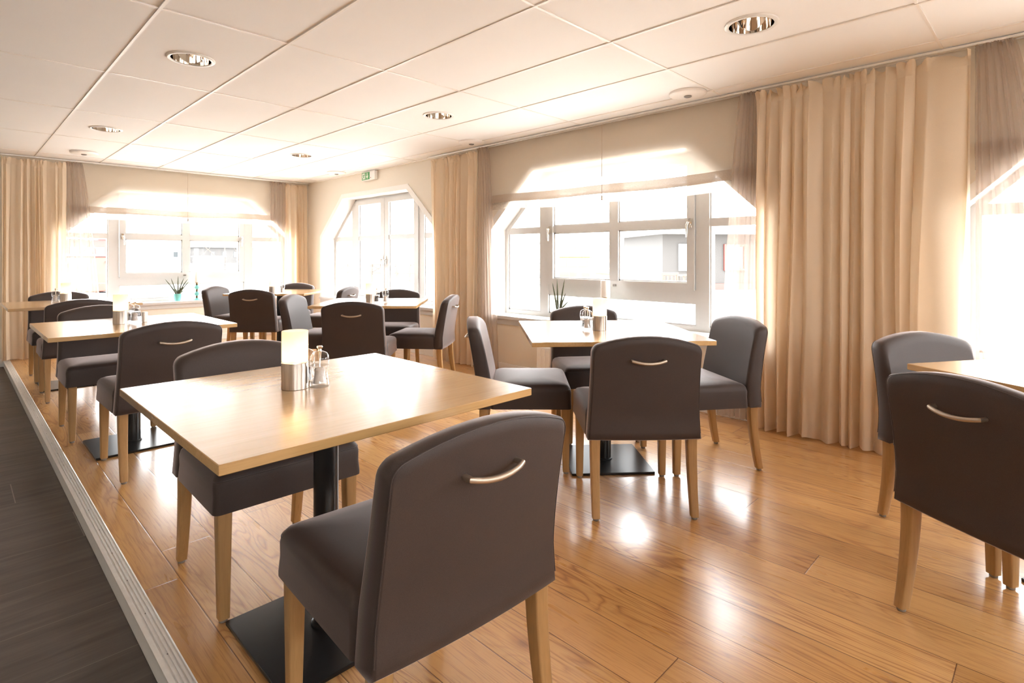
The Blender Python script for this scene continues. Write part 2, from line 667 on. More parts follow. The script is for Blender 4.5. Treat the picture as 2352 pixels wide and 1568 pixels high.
# nosing strip between the two floors
nose = empty('trim_1', (0, 0, 0))
tag(nose, kind='structure')
bm = bmesh.new()
box(bm, (X_STEP0 + .002, (YF + YB) / 2, ZD / 2), (.008, YB - YF, -ZD - .004))
obj('riser', bm, M['white'], nose, smooth=False)
bm = bmesh.new()
prof = [(X_STEP0 - .006, -.004), (X_STEP0 - .006, .003)]
for k in range(4):
    xa = X_STEP0 + .004 + k * .011
    prof += [(xa, .004), (xa + .004, .004), (xa + .005, .0015), (xa + .008, .0015), (xa + .009, .004)]
prof += [(X_STEP1, .003), (X_STEP1 + .003, .0005), (X_STEP1 + .003, -.004)]
loft(bm, [[(a, YF, b) for a, b in prof], [(a, YB, b) for a, b in prof]])
obj('profile', bm, M['alu'], nose, smooth=False)
bm = bmesh.new()
for k in range(44):
    y = YF + .1 + k * .26
    lathe(bm, [(.0028, .001), (.0028, .0030), (.001, .0034)], (X_STEP0 + .0235, y, 0), 10)
tag(obj('screw_row', bm, M['rubber'], nose), kind='stuff')

# skirting
for nm, pts in (('baseboard_back', [(XL, YB - .012, XR, YB - .012)]), ('baseboard_right', [(XR - .012, YF, XR - .012, YB)])):
    bm = bmesh.new()
    for (x0, y0, x1, y1) in pts:
        if nm == 'baseboard_back':
            box(bm, ((X_STEP0 + x1) / 2, YB - .007, .042), (x1 - X_STEP0, .014, .084), .003)
            box(bm, ((x0 + X_STEP0) / 2, YB - .007, .042 + ZD), (X_STEP0 - x0, .014, .084), .003)
        else:
            box(bm, (XR - .007, (y0 + y1) / 2, .042), (.014, y1 - y0, .084), .003)
    tag(obj(nm, bm, M['white'], smooth=False), kind='structure')

# ceiling of lay-in tiles with real holes for the downlights
GX, GY, TX, TY = .683, 4.219, .602, 1.2514
R_LAMP = .110
LAMPS = [(.984, 3.593), (.984, 6.096), (2.790, 3.593), (2.790, 6.096), (2.790, 1.090)]
LAMPS_UNSEEN = [(.984, 1.090), (.984, -1.413), (2.790, -1.413), (-.822, 1.090), (-.822, 3.593), (-.822, -1.413)]
ALL_LAMPS = LAMPS + LAMPS_UNSEEN
xs = sorted({XL, XR} | {GX + TX * k for k in range(-6, 6) if XL < GX + TX * k < XR})
ys = sorted({YF, YB} | {GY + TY * k for k in range(-6, 4) if YF < GY + TY * k < YB})
random.seed(4)
bm = bmesh.new()
for xa, xb in zip(xs[:-1], xs[1:]):
    for ya, yb in zip(ys[:-1], ys[1:]):
        g = .007
        x0, x1, y0, y1 = xa + g, xb - g, ya + g, yb - g
        zt = ZC + .003 + random.uniform(0, .003)
        hit = [c for c in ALL_LAMPS if xa < c[0] < xb and ya < c[1] < yb]
        corners = [(x1, y1), (x0, y1), (x0, y0), (x1, y0)]
        low = [bm.verts.new((*c, zt)) for c in corners]
        up = [bm.verts.new((*c, ZC + .03)) for c in corners]
        for k in range(4):
            bm.faces.new((low[k], low[(k + 1) % 4], up[(k + 1) % 4], up[k]))
        if hit:
            cx, cy = hit[0]
            n = 40
            ring = [bm.verts.new((cx + R_LAMP * math.cos(2 * PI * k / n), cy + R_LAMP * math.sin(2 * PI * k / n), zt)) for k in range(n)]
            for q in range(4):
                seg = [ring[(q * 10 + k) % n] for k in range(11)]
                for a, b in zip(seg[:-1], seg[1:]):
                    bm.faces.new((low[q], b, a))
                bm.faces.new((low[q], low[(q + 1) % 4], seg[-1]))
        else:
            bm.faces.new(low)
tag(obj('ceiling', bm, M['ceil'], smooth=False), kind='structure')
bm = bmesh.new()
for x in xs[1:-1]:
    box(bm, (x, (YF + YB) / 2, ZC + .004), (.0125, YB - YF, .010))
for y in ys[1:-1]:
    box(bm, ((XL + XR) / 2, y, ZC + .0055), (XR - XL, .0125, .009))
box(bm, (XR - .012, (YF + YB) / 2, ZC + .002), (.024, YB - YF, .012))
box(bm, ((XL + XR) / 2, YB - .012, ZC + .002), (XR - XL, .024, .012))
tag(obj('trim_2', bm, M['tbar'], smooth=False), kind='structure')
bm = bmesh.new()
box(bm, ((XL + XR) / 2, (YF + YB) / 2, ZC + .26), (XR - XL, YB - YF, .02))
for x in xs[1:-1]:
    box(bm, (x, (YF + YB) / 2, ZC + .02), (.016, YB - YF, .012))
for y in ys[1:-1]:
    box(bm, ((XL + XR) / 2, y, ZC + .02), (XR - XL, .016, .012))
tag(obj('trim_3', bm, M['gap'], smooth=False), kind='structure')


# ------------------------------------------------------------------ windows
def make_window(name, wall, c, hw, style):
    root = empty(name, (0, 0, 0))
    tag(root, kind='structure')
    D0, D1 = .195, .265                        # frame from the inner to the outer side

    def P(d):
        return lambda p: wmap(wall, c + p[0], p[1], d)

    def add(bm, pts, d0=D0, d1=D1):
        poly_prism(bm, pts, P(d0), P(d1))

    def rect(s0, s1, z0, z1):
        return [(s0, z0), (s1, z0), (s1, z1), (s0, z1)]

    # slope helper: inner offset of the chamfer
    kx, tx = hw, .79
    sl = Vector((tx - kx, Z_TOP - Z_KNEE)).normalized()
    nrm = Vector((-sl.y, sl.x))
    if nrm.x > 0:
        nrm = -nrm
    fw = .05
    # casing round the opening, and the reveal lining
    bm = bmesh.new()
    op = opening(hw)
    op_out = [(-hw - .06, Z_SILL), (hw + .06, Z_SILL), (hw + .06, Z_KNEE + .025), (tx + .025, Z_TOP + .06), (-tx - .025, Z_TOP + .06), (-hw - .06, Z_KNEE + .025)]
    for k in range(1, 6):
        q = (k + 1) % 6
        add(bm, [op[k], op[q], op_out[q], op_out[k]], -.014, 0)
    for k in range(6):
        q = (k + 1) % 6
        a, b = Vector(op[k]), Vector(op[q])
        d = (b - a).normalized()
        inn = Vector((-d.y, d.x)) * .006
        add(bm, [tuple(a), tuple(b), tuple(b + inn), tuple(a + inn)], -.014, D0)
    obj('casing', bm, M['white'], root, smooth=False)
    # fixed frame
    bm = bmesh.new()
    add(bm, rect(-hw, hw, Z_SILL, .605))
    for s in (-1, 1):
        e = lambda a, b, z0, z1: rect(min(s * a, s * b), max(s * a, s * b), z0, z1)
        p0, p1 = Vector((kx, Z_KNEE)), Vector((tx, Z_TOP))
        i0, i1 = p0 + nrm * fw, p1 + nrm * fw
        zc = i0.y + (hw - fw - i0.x) * (i1.y - i0.y) / (i1.x - i0.x)
        add(bm, [(s * hw, .605), (s * p0.x, p0.y), (s * p1.x, p1.y), (s * i1.x, i1.y), (s * (hw - fw), zc), (s * (hw - fw), .605)])
        add(bm, e(.77, .88, .605, 1.90), D0 - .004)
        add(bm, e(.77, .80, 1.90, 1.985))
        add(bm, e(.865, hw - .02, 1.39, 1.455), D0 + .004)
        # glazing beads of the side lights
        add(bm, e(.88, .892, .605, 1.39), D0 + .012)
        add(bm, e(hw - fw - .012, hw - fw, .605, 1.39), D0 + .012)
        add(bm, e(.88, hw - fw, .605, .617), D0 + .012)
        add(bm, e(.88, .892, 1.455, 1.86), D0 + .012)
    add(bm, rect(-.80, .80, 1.95, Z_TOP - .0005), D0 + .002)
    if style == 'hopper':
        add(bm, rect(-.77, .77, .79, .892))
        for z0, z1 in ((.605, .617), (.778, .79)):
            add(bm, rect(-.77, .77, z0, z1), D0 + .012)
        for s in (-1, 1):
            add(bm, rect(min(s * .758, s * .77), max(s * .758, s * .77), .605, .79), D0 + .012)
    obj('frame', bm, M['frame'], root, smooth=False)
    # opening lights
    pr = D0 - .018
    if style == 'hopper':
        bm = bmesh.new()
        z0, z1, s1 = .888, 1.958, .763
        add(bm, rect(-s1, s1, z0, z0 + .058), pr)
        add(bm, rect(-s1, s1, z1 - .062, z1), pr)
        for s in (-1, 1):
            add(bm, rect(min(s * .70, s * s1), max(s * .70, s * s1), z0 + .058, z1 - .062), pr)
        add(bm, rect(-.045, .045, z0 + .058, z1 - .062), pr + .012)
        for a, b in ((-.70, -.045), (.045, .70)):
            add(bm, rect(a, b, 1.39, 1.455), pr + .012)
            for za, zb in ((.946, 1.39), (1.455, 1.896)):
                add(bm, rect(a, a + .012, za, zb), pr + .026)
                add(bm, rect(b - .012, b, za, zb), pr + .026)
                add(bm, rect(a, b, za, za + .012), pr + .026)
                add(bm, rect(a, b, zb - .012, zb), pr + .026)
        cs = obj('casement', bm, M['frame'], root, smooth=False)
        for s in (-1, 1):
            bm = bmesh.new()
            add(bm, rect(s * .732 - .012, s * .732 + .012, 1.385, 1.455), pr - .008, pr)
            a = [wmap(wall, c + s * .732, 1.425, pr - q) for q in (.0, .03, .045)]
            b = [wmap(wall, c + s * (.732 - .012), 1.425 - q, pr - .045) for q in (.02, .07, .115)]
            tube(bm, a + b, [.009, .009, .009, .009, .008, .006], 10)
            obj('handle', bm, M['chrome'], cs)
        bm = bmesh.new()
        box(bm, wmap(wall, c - .02, .905, pr - .006), (.012, .03, .02) if wall == 'right' else (.03, .012, .02), .002)
        obj('latch', bm, M['rubber'], cs)
        lights = [(-.70, -.045, .946, 1.39), (.045, .70, .946, 1.39), (-.70, -.045, 1.455, 1.896), (.045, .70, 1.455, 1.896), (-.758, .758, .617, .778)]
    else:
        lights = []
        for s in (-1, 1):
            bm = bmesh.new()
            e = lambda a, b, z0, z1: rect(min(s * a, s * b), max(s * a, s * b), z0, z1)
            z0, z1 = .612, 1.958
            add(bm, e(.004, .765, z0, z0 + .075), pr)
            add(bm, e(.004, .765, z1 - .065, z1), pr)
            add(bm, e(.004, .098, z0 + .075, z1 - .065), pr)
            add(bm, e(.675, .765, z0 + .075, z1 - .065), pr)
            add(bm, e(.098, .675, 1.39, 1.455), pr + .008)
            for za, zb in ((z0 + .075, 1.39), (1.455, z1 - .065)):
                add(bm, e(.098, .112, za, zb), pr + .026)
                add(bm, e(.661, .675, za, zb), pr + .026)
                lights.append((min(s * .112, s * .661), max(s * .112, s * .661), za, zb))
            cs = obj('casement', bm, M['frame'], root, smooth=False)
            bm = bmesh.new()
            add(bm, rect(s * .035 - .012, s * .035 + .012, 1.06, 1.17), pr - .008, pr)
            a = [wmap(wall, c + s * .035, 1.12, pr - q) for q in (.0, .03, .045)]
            b = [wmap(wall, c + s * .035 - .008, 1.12 - q, pr - .045) for q in (.02, .07, .115)]
            tube(bm, a + b, [.009, .009, .009, .009, .008, .006], 10)
            obj('handle', bm, M['chrome'], cs)
    # glass, one part
    bm = bmesh.new()
    dg = D0 + .035

    def pane(pts):
        bm.faces.new([bm.verts.new(P(dg)(p)) for p in pts])
    for s0, s1, z0, z1 in lights:
        pane(rect(s0 - .004, s1 + .004, z0 - .004, z1 + .004))
    for s in (-1, 1):
        g = hw - fw
        pane([(s * .875, .60), (s * (g + .01), .60), (s * (g + .01), 1.40), (s * .875, 1.40)])
        # upper corner light under the chamfer
        a = Vector((kx, Z_KNEE)) + nrm * (fw - .005)
        b = Vector((tx, Z_TOP)) + nrm * (fw - .005)
        zx = lambda x: a.y + (x - a.x) * (b.y - a.y) / (b.x - a.x)
        xz = lambda z: a.x + (z - a.y) * (b.x - a.x) / (b.y - a.y)
        pane([(s * .875, 1.45), (s * xz(1.45), 1.45), (s * .875, zx(.875))])
    obj('glass', bm, M['glass'], root, smooth=False)
    # sill board and apron
    bm = bmesh.new()
    pts = [(-hw - .05, Z_SILL - .028), (hw + .05, Z_SILL - .028), (hw + .05, Z_SILL + .002), (-hw - .05, Z_SILL + .002)]
    add(bm, pts, -.035, .0)
    add(bm, rect(-hw + .004, hw - .004, Z_SILL - .02, Z_SILL + .004), 0, D0)
    add(bm, rect(-hw - .05, hw + .05, Z_SILL - .085, Z_SILL - .028), -.014, 0)
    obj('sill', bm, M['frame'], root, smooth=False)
    return root


for wdef in WINDOWS:
    make_window(*wdef)


# ------------------------------------------------------------------ curtains, sheers, blinds
def drape(name, wall, top, bot, d_top, z_top, z_bot, folds, amp, mat, label, cat, group, seed, head=.075, amp_top=None,
          ruffle=.028, d_bot=None, belly=.0, mid=None, hem_mat=None, warp=0.0):
    """a hung cloth: top=(s0,s1), bot=(s0,s1) along the wall; d = distance from the wall into the room"""
    rnd = random.Random(seed)
    n = folds * 14
    ph = [rnd.uniform(0, 2 * PI) for _ in range(6)]
    rows = 34
    d_bot = d_top if d_bot is None else d_bot
    amp_top = amp * .55 if amp_top is None else amp_top
    fa = [rnd.uniform(.55, 1.15) for _ in range(folds + 2)]
    rz = [rnd.uniform(.2, 1.0) for _ in range(folds * 2 + 4)]
    parts = {'cloth': bmesh.new(), 'heading': bmesh.new()}
    grid = []
    for r in range(rows + 1):
        f = r / rows
        if r <= 4:
            z = z_top - head * r / 4
        else:
            z = (z_top - head) + (z_bot - z_top + head) * (r - 4) / (rows - 4)
        v = (z_top - z) / (z_top - z_bot)
        line = []
        for k in range(n + 1):
            u = k / n
            uu = (1 - warp) * u + warp * u * u + .42 / folds * math.sin(2 * PI * u * 1.7 + ph[0]) + .22 / folds * math.sin(2 * PI * u * 3.7 + ph[1])
            a = uu * folds * 2 * PI
            ai = min(int(max(uu, 0) * folds), folds)
            am = fa[ai] + (fa[ai + 1] - fa[ai]) * (uu * folds - ai)
            if r <= 4:
                h = (4 - r) / 4
                A = amp_top * (.35 + 1.15 * h)
            else:
                A = amp_top * .35 + (amp - amp_top * .35) * min(1, v * 3.2) ** .6
            drift = (.9 * math.sin(v * 2.1 + ph[2] + uu * 9) + .5 * math.sin(v * 4.3 + ph[4] + uu * 17)) * min(1, v * 1.5)
            wv = math.sin(a + drift)
            if r < 4:
                wv = (1 - h) * wv + h * math.sin(1.6 * a + ph[1])
            off = A * am * wv + .30 * A * math.sin(.5 * a + ph[3] + 1.3 * v) + .14 * A * math.sin(2 * a + ph[5])
            s_t = top[0] + (top[1] - top[0]) * u
            s_b = bot[0] + (bot[1] - bot[0]) * u
            e = v ** .8
            s = s_t + (s_b - s_t) * e
            if mid:
                s_m = mid[0] + (mid[1] - mid[0]) * u
                q = 4 * e * (1 - e)
                s = s * (1 - q) + s_m * q
            per = abs(top[1] - top[0]) / folds
            s += .13 * per * math.sin(2 * a + 2 * drift) * (.3 + .7 * (1 - v))
            d = d_top + (d_bot - d_top) * v + off + belly * math.sin(PI * v)
            zz = z
            if r == 0:
                ri = int(u * folds * 2)
                fr = uu * folds * 1.6 + ph[5]
                zz += ruffle * (.35 + rz[ri]) * (abs(math.sin(PI * fr)) - .75)
            if r == rows:
                zz += .006 * math.sin(a * .5 + ph[4])
            d = max(d, .012)
            line.append(wmap(wall, s, zz, -d))
        grid.append(line)
    root = empty(name, grid[-1][n // 2])
    tag(root, label, cat, group)
    o = Vector(root.location)
    for key, r0, r1 in (('heading', 0, 4), ('cloth', 4, rows)):
        bm = parts[key]
        vs = [[bm.verts.new(Vector(p) - o) for p in grid[r]] for r in range(r0, r1 + 1)]
        for a, b in zip(vs[:-1], vs[1:]):
            for k in range(n):
                bm.faces.new((a[k], a[k + 1], b[k + 1], b[k]))
        obj(key, bm, mat if key == 'cloth' or not hem_mat else hem_mat, root, angle=80)
    return root


G_CR, G_SH = 'cream floor-length curtains', 'taupe sheer curtains'
drape('curtain', 'back', (.395, .955), (.40, .965), .085, 2.262, .012, 9, .034, M['cream'],
      'cream curtain at the far left end of the back wall, beside the dark floor', 'curtain', G_CR, 1, d_bot=.12)
drape('curtain', 'back', (3.555, 3.90), (3.56, 3.91), .075, 2.262, .012, 6, .028, M['cream'],
      'narrow cream curtain in the far corner of the room, right of the back window', 'curtain', G_CR, 2)
drape('curtain', 'right', (4.33, 5.10), (4.36, 5.02), .085, 2.262, .012, 9, .034, M['cream'],
      'cream curtain between the double window and the large side window', 'curtain', G_CR, 3, d_bot=.09)
drape('curtain', 'right', (.335, 1.462), (.35, 1.47), .085, 2.262, .010, 13, .042, M['cream'],
      'widest cream curtain, at the right behind the chair near the photo edge', 'curtain', G_CR, 4, d_bot=.13, amp_top=.026, ruffle=.036, warp=.35)
drape('sheer_curtain', 'back', (.955, 1.115), (.96, 1.33), .075, 2.275, .03, 4, .020, M['sheer'],
      'taupe sheer curtain at the left edge of the back window', 'curtain', G_SH, 5, head=.06, amp_top=.016, ruffle=.004)
drape('sheer_curtain', 'back', (3.33, 3.553), (3.34, 3.56), .078, 2.275, .03, 4, .020, M['sheer'],
      'taupe sheer curtain at the right edge of the back window', 'curtain', G_SH, 6, head=.06, amp_top=.016, ruffle=.004)
drape('sheer_curtain', 'right', (4.145, 4.325), (4.02, 4.33), .078, 2.285, .03, 4, .020, M['sheer'],
      'taupe sheer curtain at the left edge of the large side window', 'curtain', G_SH, 7, head=.06, amp_top=.016, ruffle=.004)
drape('sheer_curtain', 'right', (1.45, 1.59), (1.47, 1.76), .078, 2.285, .03, 4, .022, M['sheer'],
      'taupe sheer curtain left of the widest cream curtain', 'curtain', G_SH, 8, head=.06, amp_top=.018, ruffle=.004)
drape('sheer_curtain', 'right', (.165, .325), (-.12, .325), .078, 2.285, .03, 5, .022, M['sheer'],
      'taupe sheer curtain right of the widest cream curtain, at the photo edge', 'curtain', G_SH, 9, head=.06, amp_top=.018, ruffle=.004)


def roman_blind(wall, s0, s1, c, label, seed):
    rnd = random.Random(seed)
    root = empty('roman_blind', wmap(wall, c, 2.285, -.03))
    tag(root, label, 'blind', 'sheer linen roman blinds')
    o = Vector(root.location)
    n = 60
    wob = [rnd.uniform(0, 6) for _ in range(4)]

    def wave(s):
        return .006 * math.sin(s * 2.1 + wob[0]) + .004 * math.sin(s * 5.3 + wob[1])

    def strip(name, rows, mat):
        bm = bmesh.new()
        vs = []
        for (z, d, k) in rows:
            vs.append([bm.verts.new(Vector(wmap(wall, s0 + (s1 - s0) * q / n, z + k * wave(s0 + (s1 - s0) * q / n), -d)) - o) for q in range(n + 1)])
        for a, b in zip(vs[:-1], vs[1:]):
            for q in range(n):
                bm.faces.new((a[q], a[q + 1], b[q + 1], b[q]))
        return obj(name, bm, mat, root, angle=80)
    strip('cloth', [(2.285, .032, 0), (2.1, .034, .1), (1.9, .036, .6), (1.768, .038, 1)], M['blind'])
    strip('hem', [(1.772, .040, 1), (1.74, .046, 1), (1.712, .044, 1), (1.695, .038, 1.2)], M['hem'])
    strip('lower_fold', [(1.715, .030, 1), (1.66, .028, 1.3), (1.622, .028, 1.6)], M['flap'])
    bm = bmesh.new()
    pts = [Vector(wmap(wall, c, z, -.052)) - o for z in (2.28, 2.0, 1.75, 1.66)]
    tube(bm, pts, .0022, 6)
    p = Vector(wmap(wall, c, 1.65, -.052)) - o
    lathe(bm, [(.002, .03), (.007, .018), (.007, -.012), (.003, -.016)], p, 10)
    obj('pull_cord', bm, M['hem'], root)
    bm = bmesh.new()
    a = Vector(wmap(wall, (s0 + s1) / 2, 2.290, -.03)) - o
    L = s1 - s0
    box(bm, a, (.03, L, .012) if wall == 'right' else (L, .03, .012), .002)
    obj('head_rail', bm, M['alu'], root)


roman_blind('back', 1.0, 3.52, 2.25, 'sheer linen roman blind across the back window', 1)
roman_blind('right', 1.47, 4.22, 2.77, 'sheer linen roman blind across the large side window', 2)
roman_blind('right', -2.35, .33, -.99, 'sheer linen roman blind at the right photo edge, mostly out of view', 3)

for wall, s0, s1, lab in (('back', .0, 3.93, 'slim grey curtain rail along the back wall at the ceiling'),
                          ('right', -2.6, 5.15, 'slim grey curtain rail along the right wall at the ceiling')):
    bm = bmesh.new()
    box(bm, wmap(wall, (s0 + s1) / 2, 2.291, -.085), (.022, s1 - s0, .014) if wall == 'right' else (s1 - s0, .022, .014), .002)
    tag(obj('curtain_rail', bm, M['alu']), lab, 'rail')


# ------------------------------------------------------------------ ceiling fittings
def downlight(x, y, lit, label=None, group='recessed ceiling downlights'):
    root = empty('downlight', (x, y, ZC))
    tag(root, label, 'light', group)
    bm = bmesh.new()
    lathe(bm, [(R_LAMP - .006, .008), (R_LAMP - .006, -.003), (R_LAMP - .002, -.005), (R_LAMP + .010, -.004), (R_LAMP + .015, .0), (R_LAMP + .015, .006)], (0, 0, 0), 48, False, False)
    obj('trim_ring', bm, M['white'], root)
    bm = bmesh.new()
    lathe(bm, [(R_LAMP - .006, .0), (R_LAMP - .008, .03), (R_LAMP - .016, .07), (R_LAMP - .034, .11), (.05, .135), (.002, .145)], (0, 0, 0), 48, False, True)
    obj('reflector', bm, M['chrome'], root)
    for s in (-1, 1):
        bm = bmesh.new()
        tube(bm, [(s * .028, -.04, .075), (s * .028, .05, .075)], .010, 10)
        box(bm, (s * .028, .055, .075), (.026, .03, .026), .003)
        obj('lamp_tube', bm, M['wax'], root)
    return root


DL = ['recessed chrome downlight at top left, the nearest of the left-hand pair',
      'small recessed chrome downlight above the far left curtain',
      'recessed chrome downlight in the middle of the ceiling, above the exit door side',
      'smallest recessed chrome downlight, near the far corner of the room',
      'largest recessed chrome downlight, at top right above the wide cream curtain']
DL[2] = 'recessed chrome downlight left of the large side window, near the middle of the ceiling'
for (x, y), lab in zip(LAMPS, DL):
    downlight(x, y, True, lab)
for (x, y) in LAMPS_UNSEEN:
    downlight(x, y, True, 'recessed chrome downlight behind or above the camera, out of the photo')

VL = ['white round ceiling vent at far left, above the sheer curtain', 'white round ceiling vent in the far corner, near the exit sign',
      'white round ceiling vent above the curtain left of the large side window', 'white round ceiling vent above the large side window, nearest of the vents']
for (x, y), lab in zip([(1.032, 7.613), (3.679, 6.975), (3.653, 4.176), (3.633, 1.857)], VL):
    root = empty('ceiling_vent', (x, y, ZC))
    tag(root, lab, 'vent', 'round white ceiling vents')
    bm = bmesh.new()
    lathe(bm, [(.126, .003), (.126, -.010), (.120, -.016), (.095, -.019), (.050, -.022), (.030, -.021)], (0, 0, 0), 40, False, True)
    obj('disc', bm, M['tbar'], root)
    bm = bmesh.new()
    lathe(bm, [(.026, -.018), (.026, -.026), (.018, -.030), (.004, -.031)], (0, 0, 0), 20)
    obj('nozzle', bm, M['rubber'], root)

# exit sign on the right wall
sg = empty('exit_sign', (XR - .002, 6.53, 2.232))
tag(sg, 'green and white emergency exit sign with running figure and down arrow', 'sign')
bm = bmesh.new()
box(bm, (-.024, 0, 0), (.048, .33, .115), .005)
obj('housing', bm, M['white'], sg, smooth=False)
bm = bmesh.new()
box(bm, (-.049, .055, 0), (.003, .195, .098), 0)
obj('green_panel', bm, M['green'], sg, smooth=False)
# the viewer sees +y on the left
def sgp(bm, pts, x0=-.0525, x1=-.0500):
    loft(bm, [[(x0, a, b) for a, b in pts], [(x1, a, b) for a, b in pts]])
bm = bmesh.new()
sgp(bm, [(.135, -.038), (.065, -.038), (.065, .040), (.135, .040)])
obj('door_symbol', bm, M['signwhite'], sg, smooth=False)
bm = bmesh.new()
F0, F1 = -.0545, -.0520
loft(bm, [[(x, .083 + .008 * math.cos(2 * PI * k / 14), .029 + .008 * math.sin(2 * PI * k / 14)) for k in range(14)] for x in (F0, F1)])
for p, q, h in (((.090, .018), (.100, -.006), .006), ((.092, .015), (.078, .006), .003), ((.078, .006), (.070, .012), .003),
                ((.094, .016), (.112, .012), .003), ((.112, .012), (.118, .0), .003), ((.099, -.006), (.086, -.016), .004),
                ((.086, -.016), (.080, -.034), .0035), ((.101, -.006), (.112, -.022), .004), ((.112, -.022), (.128, -.026), .0035)):
    sgp(bm, bar2(p, q, h), F0, F1)
obj('running_figure', bm, M['green'], sg, smooth=False)
bm = bmesh.new()
sgp(bm, [(.022, .040), (.008, .040), (.008, -.004), (.022, -.004)])
sgp(bm, [(.046, .004), (.015, -.040), (-.016, .004), (.000, -.006), (.015, -.004), (.030, -.006)])
obj('down_arrow', bm, M['signwhite'], sg, smooth=False)
bm = bmesh.new()
lathe(bm, [(.006, 0), (.006, .003), (.003, .004)], (0, 0, 0), 12)
d = obj('test_button', bm, M['dot'], sg)
d.rotation_euler = (0, R(-90), 0)
d.location = (-.048, -.068, -.030)

# radiator under the large side window
rd = empty('radiator', (XR - .03, 2.95, .07))
tag(rd, 'white panel radiator low on the wall under the large side window', 'radiator')
bm = bmesh.new()
box(bm, (-.04, 0, .125), (.06, 1.05, .25), .006)
for k in range(20):
    box(bm, (-.072, -.49 + k * .0515, .125), (.006, .028, .21), .002)
obj('panel', bm, M['white'], rd, smooth=False)
for s in (-.4, .4):
    bm = bmesh.new()
    box(bm, (.0, s, .13), (.04, .03, .2))
    box(bm, (-.02, s, -.030), (.03, .03, .14))
    obj('bracket', bm, M['white'], rd, smooth=False)


